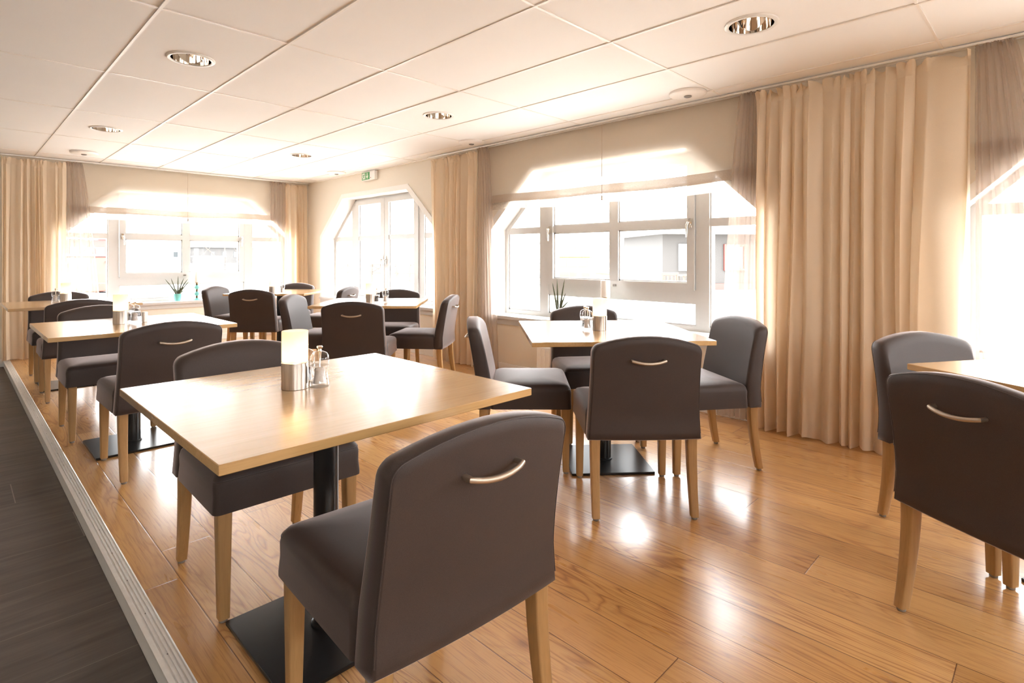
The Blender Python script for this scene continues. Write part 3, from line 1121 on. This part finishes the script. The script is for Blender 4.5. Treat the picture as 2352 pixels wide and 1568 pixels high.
# ------------------------------------------------------------------ chairs
def make_chair():
    root = empty('dining_chair', (0, 0, 0))
    # seat box with its skirt
    bm = bmesh.new()
    cy, hx, hy = .040, .252, .215
    loops = [rrect(hx - .004, hy - .004, .02, .352, 5, 0, cy), rrect(hx, hy, .022, .348, 5, 0, cy), rrect(hx, hy, .022, .36, 5, 0, cy),
             rrect(hx - .003, hy - .002, .024, .40, 5, 0, cy), rrect(hx - .002, hy - .001, .026, .435, 5, 0, cy), rrect(hx - .006, hy - .006, .028, .455, 5, 0, cy),
             rrect(hx - .015, hy - .016, .030, .467, 5, 0, cy), rrect(hx - .030, hy - .032, .032, .474, 5, 0, cy),
             rrect(hx - .08, hy - .08, .03, .480, 5, 0, cy), rrect(hx - .15, hy - .14, .03, .484, 5, 0, cy)]
    loft(bm, loops)
    seat = obj('seat', bm, M['fabric'], root, angle=60)
    bm = bmesh.new()
    pts = [(p[0] * 1.002, (p[1] - cy) * 1.002 + cy, p[2]) for p in rrect(hx - .0045, hy - .004, .028, .449, 5, 0, cy)]
    pts = [p for p in pts if p[1] > -.13]
    k = max(range(len(pts)), key=lambda i: (Vector(pts[i]) - Vector(pts[i - 1])).length)
    tube(bm, pts[k:] + pts[:k], .0014, 6)
    obj('piping', bm, M['fabric'], seat)
    # backrest
    ts = [-1, -.992, -.978, -.958, -.93, -.90, -.84, -.72, -.56, -.38, -.19]
    ts = ts + [0] + [-t for t in ts[::-1]]
    nx, nz = len(ts) - 1, 16
    zb = .348

    def ztop(t):
        a = abs(t)
        z = .764 + .046 * (1 - a ** 2.0)
        if a > .895:
            q = (a - .895) / .105
            z -= .027 * (1 - math.sqrt(max(0, 1 - q * q)))
        return z

    def halfw(z):
        f = (z - zb) / (.80 - zb)
        return .252 - .006 * math.sin(PI * min(1, f)) - .012 * f

    def yrear(z):
        f = max(0, (z - .44) / (.80 - .44))
        return -.250 + .004 * min(1, (z - zb) / .1) - .058 * f ** 1.25

    def thick(z):
        f = max(0, min(1, (z - zb) / (.80 - zb)))
        return .088 - .022 * f

    def sheet(inset, y_of):
        vs = []
        for j in range(nz + 1):
            s = j / nz
            row = []
            for i in range(nx + 1):
                t = ts[i]
                z0, z1 = zb + inset, ztop(t) - inset
                z = z0 + (z1 - z0) * s
                x = t * (halfw(z) - inset)
                row.append((x, y_of(x, z), z))
            vs.append(row)
        return vs

    def ring(vs):
        return vs[0] + [r[-1] for r in vs[1:-1]] + vs[-1][::-1] + [r[0] for r in vs[-2:0:-1]]

    bow = lambda x: .012 * (1 - (x / .25) ** 2)          # the back is slightly dished

    def dimple(x, z):
        return .0045 * sum(math.exp(-((x - s * .072) ** 2 + (z - .706) ** 2) / (2 * .016 ** 2)) for s in (-1, 1))
    rear = sheet(.007, lambda x, z: yrear(z) - bow(x) + dimple(x, z))
    rear2 = sheet(.0, lambda x, z: yrear(z) + .008 - bow(x))
    front2 = sheet(.0, lambda x, z: yrear(z) + thick(z) - .018 - bow(x))
    front3 = sheet(.006, lambda x, z: yrear(z) + thick(z) - .006 - bow(x))
    front = sheet(.018, lambda x, z: yrear(z) + thick(z) - bow(x) + .004 * (1 - (x / .25) ** 2))
    bm = bmesh.new()
    for sh in (rear, front):
        g = [[bm.verts.new(p) for p in r] for r in sh]
        for j in range(nz):
            for i in range(nx):
                bm.faces.new((g[j][i], g[j][i + 1], g[j + 1][i + 1], g[j + 1][i]))
    loft(bm, [ring(q) for q in (rear, rear2, front2, front3, front)], False, False)
    back = obj('backrest', bm, M['fabric'], root, angle=70)
    rg = ring(sheet(.0035, lambda x, z: yrear(z) + .0015 - bow(x)))
    path = rg[nx + 1 - 1:]
    path = [p for p in path if p[2] > zb + .02]
    bm = bmesh.new()
    tube(bm, path, .0013, 6)
    obj('piping', bm, M['fabric'], back)
    # pull handle
    bm = bmesh.new()
    zc = .706
    pts = []
    y0 = yrear(zc) - .012
    for k in range(13):
        t = -1 + k / 6
        pts.append((t * .070, y0 - .021 - .009 * (1 - t * t), zc - .010 * (1 - t * t)))
    tube(bm, [(-.070, y0 + .010, zc)] + pts + [(.070, y0 + .010, zc)], [.0065] + [.0068] * 13 + [.0065], 12)
    obj('handle', bm, M['satin'], back)
    # legs
    for sx in (-1, 1):
        for rearleg in (False, True):
            bm = bmesh.new()
            loops = []
            for k in range(9):
                f = k / 8
                z = .012 + (.40 - .012) * (1 - f)
                h = .0225 - .0062 * f
                if rearleg:
                    cyy = -.212 - .052 * max(0, f - .15) ** 1.8
                    cx = sx * (.216 + .002 * f)
                else:
                    cyy = .222 + .004 * f
                    cx = sx * (.216 + .001 * f)
                loops.append(rrect(h, h * 1.05, .005, z, 2, cx, cyy))
            loft(bm, loops)
            leg = obj('leg', bm, M['oak_leg'], root, angle=50)
            bm = bmesh.new()
            lathe(bm, [(.011, 0), (.013, .002), (.013, .013)], (cx, cyy, 0), 14)
            obj('foot_glide', bm, M['rubber'], leg)
    return root


CHAIRS = [  # x, y, rotation, label
    (.819, 1.150, -3.2, 'charcoal chair nearest the camera, handled back turned to us, at the nearest table'),
    (.828, 2.106, 179, 'charcoal chair on the far side of the nearest table, facing the camera'),
    (.835, 3.642, 1, 'charcoal chair with handled back at the near side of the second left-hand table'),
    (.751, 4.591, 179.7, 'charcoal chair facing us on the far side of the second left-hand table'),
    (.761, 5.930, -.5, 'charcoal chair on the near side of the farthest left-hand table, under the left window'),
    (.772, 6.888, 180.2, 'charcoal chair on the far side of the farthest left-hand table, back against the left curtain'),
    (2.306, 2.189, -136, 'charcoal chair seen side-on at the left of the table by the large side window'),
    (2.318, 1.478, -43.6, 'charcoal chair, handled back to us, in front of the table by the large side window'),
    (2.985, 2.190, 142, 'charcoal chair between the table and the sill of the large side window'),
    (3.000, 1.485, 54.5, 'charcoal chair at the right of the side-window table, before the wide cream curtain'),
    (2.450, 6.330, -44.8, 'charcoal chair, handled back to us, at the far corner table by the back window'),
    (2.410, 7.000, -138.5, 'charcoal chair left of the far corner table, directly below the candlestick on the back sill'),
    (3.050, 7.100, 128, 'charcoal chair behind the far corner table, before the narrow corner curtain'),
    (3.150, 6.200, 37, 'half-hidden charcoal chair right of the far corner table, below the double window'),
    (2.376, 4.093, -43.7, 'charcoal chair with handled back to us at the table before the double window'),
    (2.405, 4.848, -136.8, 'charcoal chair at the left of the table before the double window, turned right'),
    (3.170, 4.860, 133, 'charcoal chair behind the table before the double window, facing us'),
    (3.060, 4.180, 38, 'charcoal chair seen side-on at the right of the table before the double window'),
    (2.950, .232, 145, 'purplish charcoal chair at the right behind the table cut by the photo edge'),
    (2.284, .053, -121, 'dark chair at the right photo edge, handled back to us, partly cut off'),
]
chair0 = make_chair()
for i, (x, y, rz, lab) in enumerate(CHAIRS):
    o = chair0 if i == 0 else copy_tree(chair0)
    o.location = (x, y, 0)
    o.rotation_euler = (0, 0, R(rz))
    tag(o, lab, 'chair', 'charcoal upholstered dining chairs')


# ------------------------------------------------------------------ tables
T_Z, T_S, T_T = .74, .456, .023


def make_table():
    root = empty('cafe_table', (0, 0, 0))
    bm = bmesh.new()
    loft(bm, [rrect(T_S - .0015, T_S - .0015, .003, T_Z - T_T, 2), rrect(T_S, T_S, .003, T_Z - T_T + .0015, 2),
              rrect(T_S, T_S, .003, T_Z - .0015, 2), rrect(T_S - .0015, T_S - .0015, .003, T_Z, 2)])
    obj('tabletop', bm, M['oak_top'], root, angle=30)
    bm = bmesh.new()
    loft(bm, [rrect(.222, .222, .006, 0, 3), rrect(.223, .223, .006, .002, 3), rrect(.223, .223, .006, .010, 3), rrect(.221, .221, .006, .012, 3)])
    obj('base_plate', bm, M['black'], root, angle=30)
    bm = bmesh.new()
    lathe(bm, [(.0375, .012), (.0375, T_Z - T_T - .008)], (0, 0, 0), 36)
    lathe(bm, [(.044, .012), (.044, .017), (.0375, .02)], (0, 0, 0), 36, True, False)
    obj('column', bm, M['black'], root)
    bm = bmesh.new()
    for a in (45, 135):
        box(bm, (0, 0, T_Z - T_T - .006), (.50, .045, .012), .002, Matrix.Rotation(R(a), 4, 'Z'))
    obj('top_bracket', bm, M['black'], root, smooth=False)
    return root


TABLES = [
    (.828, 1.637, 0, 'nearest oak cafe table, large in the foreground with a lit candle lamp'),
    (2.615, 1.845, 48, 'oak cafe table by the large side window, set diagonally between four chairs'),
    (.803, 4.105, 0, 'second oak cafe table along the dark floor, with mills right of its candle lamp'),
    (.778, 6.400, 0, 'farthest oak cafe table on the left, below the left window curtain'),
    (2.790, 6.680, 45, 'small-looking oak cafe table in the far corner by the back window'),
    (2.755, 4.525, 47, 'oak cafe table before the double window, with a salt and a pepper mill'),
    (2.746, -.206, 58, 'oak cafe table cut off by the right photo edge'),
]
table0 = make_table()
for i, (x, y, rz, lab) in enumerate(TABLES):
    o = table0 if i == 0 else copy_tree(table0)
    o.location = (x, y, 0)
    o.rotation_euler = (0, 0, R(rz))
    tag(o, lab, 'table', 'square oak cafe tables')


# ------------------------------------------------------------------ candle lamps and mills
def make_lamp():
    root = empty('candle_lamp', (0, 0, 0))
    bm = bmesh.new()
    lathe(bm, [(.0395, 0), (.0405, .001), (.0405, .081), (.0395, .082), (.036, .082), (.036, .070)], (0, 0, 0), 40)
    obj('base', bm, M['steel'], root, angle=30)
    bm = bmesh.new()
    lathe(bm, [(.0385, .083), (.0395, .085), (.0395, .178), (.0385, .180), (.0365, .180), (.0360, .178), (.0360, .084)], (0, 0, 0), 40, False, False)
    obj('shade', bm, M['frost'], root, angle=30)
    bm = bmesh.new()
    lathe(bm, [(.019, .0705), (.019, .084), (.004, .085)], (0, 0, 0), 20)
    c = obj('tealight', bm, M['wax'], root)
    bm = bmesh.new()
    lathe(bm, [(.001, .086), (.005, .091), (.0058, .097), (.004, .105), (.0008, .114)], (0, 0, 0), 12)
    obj('flame', bm, M['flame'], c)
    return root


def make_mill(fill):
    root = empty('salt_mill' if fill == 'salt' else 'pepper_mill', (0, 0, 0))
    bm = bmesh.new()
    lathe(bm, [(.0285, 0), (.030, .002), (.030, .010), (.0285, .016), (.026, .030), (.0245, .044), (.0255, .056), (.0285, .064), (.0285, .068)], (0, 0, 0), 32)
    lathe(bm, [(.022, .012), (.0205, .020), (.018, .034), (.0165, .044), (.0175, .054), (.021, .062), (.021, .068)], (0, 0, 0), 24)
    obj('body', bm, M['acrylic'], root)
    bm = bmesh.new()
    lathe(bm, [(.0285, .069), (.0295, .071), (.0295, .088), (.028, .098), (.022, .107), (.012, .112), (.006, .113)], (0, 0, 0), 32)
    obj('cap', bm, M['acrylic'], root)
    bm = bmesh.new()
    lathe(bm, [(.006, .113), (.0045, .119), (.0085, .122), (.0095, .126), (.008, .129), (.002, .130)], (0, 0, 0), 20)
    obj('knob', bm, M['chrome'], root)
    bm = bmesh.new()
    lathe(bm, [(.0025, .011), (.0025, .114)], (0, 0, 0), 10)
    obj('spindle', bm, M['chrome'], root)
    bm = bmesh.new()
    top = .058 if fill == 'salt' else .050
    lathe(bm, [(.0200, .0125), (.0190, .020), (.0165, .034), (.0152, .044), (.0165, min(top, .054)), (.012, top + .002)], (0, 0, 0), 20)
    obj('filling', bm, M['salt'] if fill == 'salt' else M['pepper'], root)
    return root


lamp0, salt0, pepper0 = make_lamp(), make_mill('salt'), make_mill('pepper')
used = set()


def put(proto, x, y, z, lab, cat, group):
    o = proto if proto.name not in used else copy_tree(proto)
    used.add(proto.name)
    o.location = (x, y, z)
    tag(o, lab, cat, group)
    return o


G_L, G_M = 'frosted candle lamps on the tables', 'clear salt and pepper mills on the tables'
for x, y, where in ((.762, 1.712, 'on the nearest table'), (2.577, 1.850, 'on the table by the large side window'),
                    (.742, 4.135, 'on the second left-hand table'), (.742, 6.450, 'on the farthest left-hand table'),
                    (2.560, 6.335, 'on the far corner table'), (2.645, 4.400, 'on the table before the double window'),):
    put(lamp0, x, y, T_Z, 'steel and frosted glass candle lamp ' + where, 'lamp', G_L)
    lamp('candle_glow', 'POINT', (x, y, T_Z + .102), .34, (1.0, .70, .44), .008)
for x, y, where in ((.826, 1.676, 'beside the lamp on the nearest table'), (2.535, 1.905, 'left of the lamp on the table by the large side window'),
                    (.818, 4.150, 'right of the lamp on the second left-hand table'), (.672, 6.470, 'left of the lamp on the farthest left-hand table'),
                    (2.655, 6.300, 'right of the lamp on the far corner table'), (2.770, 4.345, 'on the table before the double window')):
    put(salt0, x, y, T_Z, 'clear salt mill ' + where, 'mill', G_M)
for x, y, where in ((.815, 1.752, 'half hidden behind lamp and salt mill on the nearest table'), (2.712, 4.402, 'on the table before the double window, between lamp and salt mill'),
                    (.800, 4.215, 'half hidden behind the lamp on the second left-hand table'), (2.560, 1.940, 'behind the lamp on the table by the large side window')):
    put(pepper0, x, y, T_Z, 'clear pepper mill ' + where, 'mill', G_M)
bm = bmesh.new()
box(bm, (0, 0, .0325), (.026, .026, .065), .004)
sh = obj('paper_sachet_box', bm, M['white'], smooth=False)
sh.location = (.868, 4.135, T_Z)
sh.rotation_euler = (0, 0, R(30))
tag(sh, 'small white box right of the salt mill on the second left-hand table', 'box')


# ------------------------------------------------------------------ things on the sills
def aloe(loc, leaves, mat_pot, r0, r1, hp, lab):
    root = empty('potted_aloe', loc)
    tag(root, lab, 'plant', 'potted aloes on the window sills')
    bm = bmesh.new()
    lathe(bm, [(r0 * .9, 0), (r0, .003), (r1, hp), (r1 + .004, hp), (r1 + .004, hp + .012), (r1, hp + .014), (r1 - .006, hp + .012), (r1 - .008, hp - .01)], (0, 0, 0), 28)
    pot = obj('pot', bm, mat_pot, root)
    bm = bmesh.new()
    lathe(bm, [(r1 - .006, hp - .012), (r1 - .007, hp + .002), (.004, hp + .006)], (0, 0, 0), 20)
    obj('soil', bm, M['soil'], pot)
    for (a, lean, h, cur) in leaves:
        bm = bmesh.new()
        pts, rr = [], []
        for k in range(9):
            f = k / 8
            rad = .012 + lean * (f + cur * f * f)
            pts.append((rad * math.cos(R(a)), rad * math.sin(R(a)), hp + h * f))
            rr.append(.0105 * (1 - f) ** .6 + .0012)
        tube(bm, pts, rr, 8)
        obj('leaf', bm, M['leaf'], root)


aloe((2.15, YB + .045, Z_SILL + .004), [(150, .11, .21, .25), (172, .055, .22, .15), (60, .005, .25, .5), (15, .045, .22, .6), (-8, .075, .21, .45), (-20, .09, .17, .3), (-5, .05, .06, .3), (100, .03, .09, .3)],
     M['teal'], .036, .048, .085, 'aloe in a teal pot on the back window sill')
aloe((XR + .055, 3.335, Z_SILL + .004), [(120, .045, .27, .1), (80, .01, .30, .2), (-60, .030, .30, .5), (-85, .05, .17, .3), (-80, .075, .10, .3), (150, .03, .16, .1)],
     M['mint'], .040, .052, .085, 'tall aloe in a pale mint pot on the sill of the large side window')


def candlestick(loc, mat, h, lab):
    root = empty('candlestick', loc)
    tag(root, lab, 'candlestick', 'candlesticks with pillar candles on the window sills')
    bm = bmesh.new()
    lathe(bm, [(.060, 0), (.062, .004), (.058, .010), (.026, .020), (.020, .030)], (0, 0, 0), 28)
    obj('foot', bm, mat, root)
    z = .03
    for k in range(2):
        bm = bmesh.new()
        lathe(bm, [(.010, z), (.024, z + .006), (.010, z + .014), (.020, z + .022), (.010, z + .030)], (0, 0, 0), 24)
        obj('brass_ring', bm, M['brass'], root)
        bm = bmesh.new()
        zz = z + .030
        lathe(bm, [(.012, zz)] + [(.012 + .024 * math.sin(PI * q / 10), zz + .058 * q / 10) for q in range(1, 10)] + [(.012, zz + .058)], (0, 0, 0), 24)
        obj('bead', bm, mat, root)
        z = zz + .058
    bm = bmesh.new()
    lathe(bm, [(.010, z), (.022, z + .008), (.009, z + .018), (.024, z + .028), (.036, z + .032), (.038, z + .036)], (0, 0, 0), 28)
    obj('cup', bm, M['brass'], root)
    z += .036
    bm = bmesh.new()
    lathe(bm, [(.0395, z), (.0405, z + .002), (.0405, z + h - .004), (.038, z + h), (.030, z + h - .002), (.002, z + h - .003)], (0, 0, 0), 32)
    cd = obj('pillar_candle', bm, M['wax'], root)
    bm = bmesh.new()
    tube(bm, [(0, 0, z + h - .004), (.001, 0, z + h + .008)], .0012, 6)
    obj('wick', bm, M['black'], cd)


candlestick((2.385, YB + .050, Z_SILL + .004), M['teal'], .145, 'teal beaded candlestick with a white pillar candle on the back window sill')
candlestick((XR + .055, 2.81, Z_SILL + .004), M['mint'], .145, 'pale beaded candlestick with a white pillar candle on the large side window sill')


# ------------------------------------------------------------------ outside, seen through the glass
bm = bmesh.new()
box(bm, (-10, -8, ZG - 1.0), (84, 66, 2.0))
tag(obj('ground', bm, M['ground'], smooth=False), kind='structure')
bm = bmesh.new()
box(bm, (60, 60, ZW - .05), (300, 300, .1))
tag(obj('harbour_water', bm, M['sea'], smooth=False), kind='structure')

# a pixel of the photograph and a distance give a place outdoors
CF = Vector((math.sin(R(45.35)), math.cos(R(45.35))))
CR = Vector((math.cos(R(45.35)), -math.sin(R(45.35))))


def place(u, dist):
    p = CF * dist + CR * ((u - 1176) / 1275 * dist)
    return p.x, p.y


# neighbouring building with red plinth
hx, hy = place(1522, 23.5)
hs = empty('neighbour_house', (hx, hy, ZG))
hs.rotation_euler = (0, 0, R(-45.35 + 8))
tag(hs, 'low pale building with red plinth across the yard, through the large side window', 'building')
bm = bmesh.new()
box(bm, (6.0, 3.5, 1.20), (12, 7, 2.4))
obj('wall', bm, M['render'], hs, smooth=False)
bm = bmesh.new()
box(bm, (7.1, -.02, .14), (9.8, .08, .28))
obj('plinth', bm, M['redwood'], hs, smooth=False)
bm = bmesh.new()
box(bm, (5.9, 3.4, 2.50), (12.8, 8.2, .22))
box(bm, (5.9, 3.4, 2.66), (12.4, 7.8, .10))
obj('roof', bm, M['hull'], hs, smooth=False)
for xx, ww, frame in ((1.35, 1.3, 'render'), (3.25, 1.0, 'redwood')):
    bm = bmesh.new()
    for a, b, c, d in ((xx - ww / 2, xx + ww / 2, 1.87, 1.97), (xx - ww / 2, xx + ww / 2, .83, .93), (xx - ww / 2, xx - ww / 2 + .1, .93, 1.87), (xx + ww / 2 - .1, xx + ww / 2, .93, 1.87)):
        box(bm, ((a + b) / 2, -.03, (c + d) / 2), (b - a, .1, d - c))
    f = obj('window_frame', bm, M['redwood'] if frame == 'redwood' else M['hull'], hs, smooth=False)
    bm = bmesh.new()
    box(bm, (xx, .0, 1.40), (ww - .2, .04, .94))
    obj('window_pane', bm, M['darkglass'] if frame == 'redwood' else M['hull'], f, smooth=False)

# red garden chair and table
px, py = place(1543, 20)
gc = empty('garden_chair', (px, py, ZG))
gc.rotation_euler = (0, 0, R(-45))
gc.scale = (1.3, 1.1, .82)
tag(gc, 'orange-red wooden garden chair out in the yard, through the large side window', 'chair')
bm = bmesh.new()
box(bm, (0, 0, .44), (.46, .44, .03), .006)
obj('seat', bm, M['orange'], gc, smooth=False)
bm = bmesh.new()
box(bm, (0, .2, .97), (.48, .04, .13), .006)
for k in range(4):
    box(bm, (-.16 + k * .107, .2, .70), (.04, .025, .50))
obj('backrest', bm, M['orange'], gc, smooth=False)
for sx in (-1, 1):
    for sy, hh in ((-1, .43), (1, .98)):
        bm = bmesh.new()
        box(bm, (sx * .21, sy * .2, hh / 2), (.05, .05, hh), .004)
        obj('leg', bm, M['orange'], gc, smooth=False)
px, py = place(1590, 21)
gt = empty('garden_table', (px, py, ZG))
gt.rotation_euler = (0, 0, R(-45))
tag(gt, 'weathered garden table right of the orange-red garden chair outside', 'table')
bm = bmesh.new()
box(bm, (0, 0, .72), (1.0, .8, .05), .006)
obj('tabletop', bm, M['timber'], gt, smooth=False)
for sx in (-1, 1):
    for sy in (-1, 1):
        bm = bmesh.new()
        box(bm, (sx * .42, sy * .34, .35), (.06, .06, .70), .004)
        obj('leg', bm, M['timber'], gt, smooth=False)

# bin by the house
px, py = place(1474, 20.5)
bm = bmesh.new()
lathe(bm, [(.19, 0), (.21, .02), (.23, .82), (.24, .84), (.22, .88), (.05, .92)], (0, 0, 0), 24)
bn = obj('litter_bin', bm, M['post'])
bn.location = (px, py, ZG)
tag(bn, 'round grey litter bin outside, left of the orange-red garden chair', 'bin')

# bollards with a chain
bol = []
BL = [(603, 21, 'grey quay bollard outside, right part of the back window'), (836, 18.8, 'grey quay bollard outside, through the left leaf of the double window'),
      (922, 18.4, 'grey quay bollard outside, through the right leaf of the double window'), (1050, 18, 'grey quay bollard outside, hidden behind the curtain left of the side window'),
      (1207, 18, 'grey quay bollard outside, through the left light of the large side window'),
      (1330, 18.6, 'grey quay bollard outside, through the middle of the large side window')]
for u, dd, lab in BL:
    px, py = place(u, dd)
    rt = empty('bollard', (px, py, ZG))
    tag(rt, lab, 'bollard', 'grey bollards along the quay')
    bm = bmesh.new()
    lathe(bm, [(.075, 0), (.075, .82), (.068, .86), (.03, .88)], (0, 0, 0), 18)
    obj('post', bm, M['post'], rt)
    bm = bmesh.new()
    lathe(bm, [(.08, .66), (.095, .67), (.095, .73), (.08, .74)], (0, 0, 0), 18, False, False)
    obj('collar', bm, M['hull'], rt)
    bol.append((px, py))
for k, ((ax, ay), (bx, by)) in enumerate(zip(bol[:-1], bol[1:])):
    bm = bmesh.new()
    pts = [(ax + (bx - ax) * q / 12, ay + (by - ay) * q / 12, ZG + .70 - .24 * (1 - (q / 6 - 1) ** 2)) for q in range(13)]
    tube(bm, pts, .014, 6)
    tag(obj('chain', bm, M['post']), ['sagging chain outside, from the back window bollard to the double window',
        'sagging chain between the two bollards seen through the double window', 'sagging chain outside, right leaf of the double window towards the curtain',
        'sagging chain outside, left light of the large side window', 'sagging chain outside, low across the large side window'][k], 'chain', 'chains between the quay bollards')


def boat(u, dist, L, rot, cabin, lab, stripe='aqua', mast=True):
    px, py = place(u, dist)
    rt = empty('fishing_boat', (px, py, ZW))
    rt.rotation_euler = (0, 0, R(rot))
    tag(rt, lab, 'boat', 'boats moored in the harbour')
    bm = bmesh.new()
    loops = []
    for k in range(11):
        f = k / 10
        x = -L / 2 + L * f
        hw = .17 * L * (1 - max(0, (f - .45) / .55) ** 2.2) * (.86 + .14 * min(1, f * 4))
        hw = max(hw, .03)
        sh = 1.0 + .5 * f * f
        loops.append([(x, -hw, sh), (x, -hw * .8, .25), (x, 0, .02), (x, hw * .8, .25), (x, hw, sh), (x, hw * .9, sh - .12), (x, -hw * .9, sh - .12)])
    loft(bm, loops)
    hull = obj('hull', bm, M['hull'], rt, smooth=False)
    bm = bmesh.new()
    lp = [[(p[0], p[1] * 1.03, p[2] - .12) for p in (l[0], l[4])] for l in loops]
    for s in (0, 1):
        v = [[bm.verts.new((l[s][0], l[s][1], l[s][2] + q)) for q in (0, -.16)] for l in lp]
        for a, b in zip(v[:-1], v[1:]):
            bm.faces.new((a[0], b[0], b[1], a[1]))
    obj('stripe', bm, M[stripe], hull, smooth=False)
    bm = bmesh.new()
    box(bm, (-L * .12, 0, 1.95), (L * .32, L * .22, 1.9), .05)
    cb = obj('wheelhouse', bm, M[cabin], rt, smooth=False)
    bm = bmesh.new()
    for s in (-1, 1):
        for k in range(3):
            box(bm, (-L * .12 + (k - 1) * L * .095, s * L * .111, 2.35), (L * .075, .04, .6))
    box(bm, (L * .042, 0, 2.35), (.04, L * .18, .6))
    obj('cabin_window', bm, M['darkglass'], cb, smooth=False)
    bm = bmesh.new()
    box(bm, (-L * .12, 0, 2.96), (L * .36, L * .25, .12), .03)
    obj('cabin_roof', bm, M['hull'], cb, smooth=False)
    if mast:
        bm = bmesh.new()
        tube(bm, [(L * .1, 0, 1.0), (L * .1, 0, 6.0)], .05, 8)
        tube(bm, [(L * .1, 0, 5.4), (L * .45, 0, 1.5)], .02, 6)
        tube(bm, [(L * .1, 0, 5.4), (-L * .45, 0, 1.4)], .02, 6)
        tube(bm, [(L * .1, 0, 2.0), (-L * .2, 0, 4.2)], .04, 6)
        obj('mast', bm, M['timber'], rt)
    bm = bmesh.new()
    for s in (-1, 1):
        tube(bm, [(l[0 if s < 0 else 4][0], l[0 if s < 0 else 4][1], l[0][2] + .5) for l in loops], .02, 6)
        for l in loops[::2]:
            p = l[0 if s < 0 else 4]
            tube(bm, [(p[0], p[1], p[2] - .05), (p[0], p[1], p[2] + .5)], .02, 6)
    obj('railing', bm, M['post'], rt)


boat(178, 31, 7.5, 118, 'orange', 'white boat with orange wheelhouse, left light of the back window')
boat(1290, 50, 9.5, 120, 'yellow', 'pale boat with yellow wheelhouse, left half of the large side window', 'yellow')
boat(1462, 56, 9.0, 150, 'yellow', 'pale boat with yellow wheelhouse, right half of the large side window', 'yellow')
boat(500, 62, 8.0, 10, 'hull', 'small pale boat far off, right half of the back window', 'aqua')

# timber pier railing
px, py = place(770, 32)
qx, qy = place(1003, 30)
rt = empty('pier_railing', (px, py, ZG))
tag(rt, 'timber quay railing with crossed braces beyond the double window', 'railing')
v = Vector((qx - px, qy - py, 0))
L = v.length
rt.rotation_euler = (0, 0, math.atan2(v.y, v.x))
n = 8
bm = bmesh.new()
for z in (.52, 1.0):
    box(bm, (L / 2, 0, z), (L, .06, .08))
obj('rail', bm, M['timber'], rt, smooth=False)
for k in range(n + 1):
    bm = bmesh.new()
    box(bm, (k * L / n, 0, .52), (.10, .10, 1.04))
    obj('post', bm, M['timber'], rt, smooth=False)
bm = bmesh.new()
for k in range(n // 2 + 1):
    a, b = k * L / n, (k + 1) * L / n
    tube(bm, [(a, 0, .55), (b, 0, .97)], .035, 6)
    tube(bm, [(a, 0, .97), (b, 0, .55)], .035, 6)
obj('cross_brace', bm, M['timber'], rt, smooth=False)

# houses over the water and the hillside behind
for u, dd, L, rot, wm, lab in ((850, 80, 10, 20, 'hull', 'pale gabled boathouse across the water, through the double window'),
                               (210, 72, 6, 0, 'redwood', 'red house across the water, left light of the back window'),
                               (345, 130, 12, 10, 'hull', 'pale gabled house across the water, middle left of the back window'),
                               (505, 135, 13, 15, 'render', 'grey gabled house across the water, middle right of the back window')):
    px, py = place(u, dd)
    rt = empty('harbour_house', (px, py, ZG))
    rt.rotation_euler = (0, 0, R(rot))
    tag(rt, lab, 'house', 'houses across the harbour')
    bm = bmesh.new()
    box(bm, (0, 0, 1.9), (L, L * .6, 3.8))
    obj('wall', bm, M[wm], rt, smooth=False)
    bm = bmesh.new()
    loft(bm, [[(s * L * .53, -L * .34, 3.7), (s * L * .53, 0, 3.7 + L * .24), (s * L * .53, L * .34, 3.7)] for s in (-1, 1)])
    obj('roof', bm, M['rooftile'], rt, smooth=False)
    for k in range(4):
        bm = bmesh.new()
        box(bm, ((k - 1.5) * L * .22, -L * .3, 2.1), (.9, .1, 1.2))
        obj('window_pane', bm, M['darkglass'], rt, smooth=False)
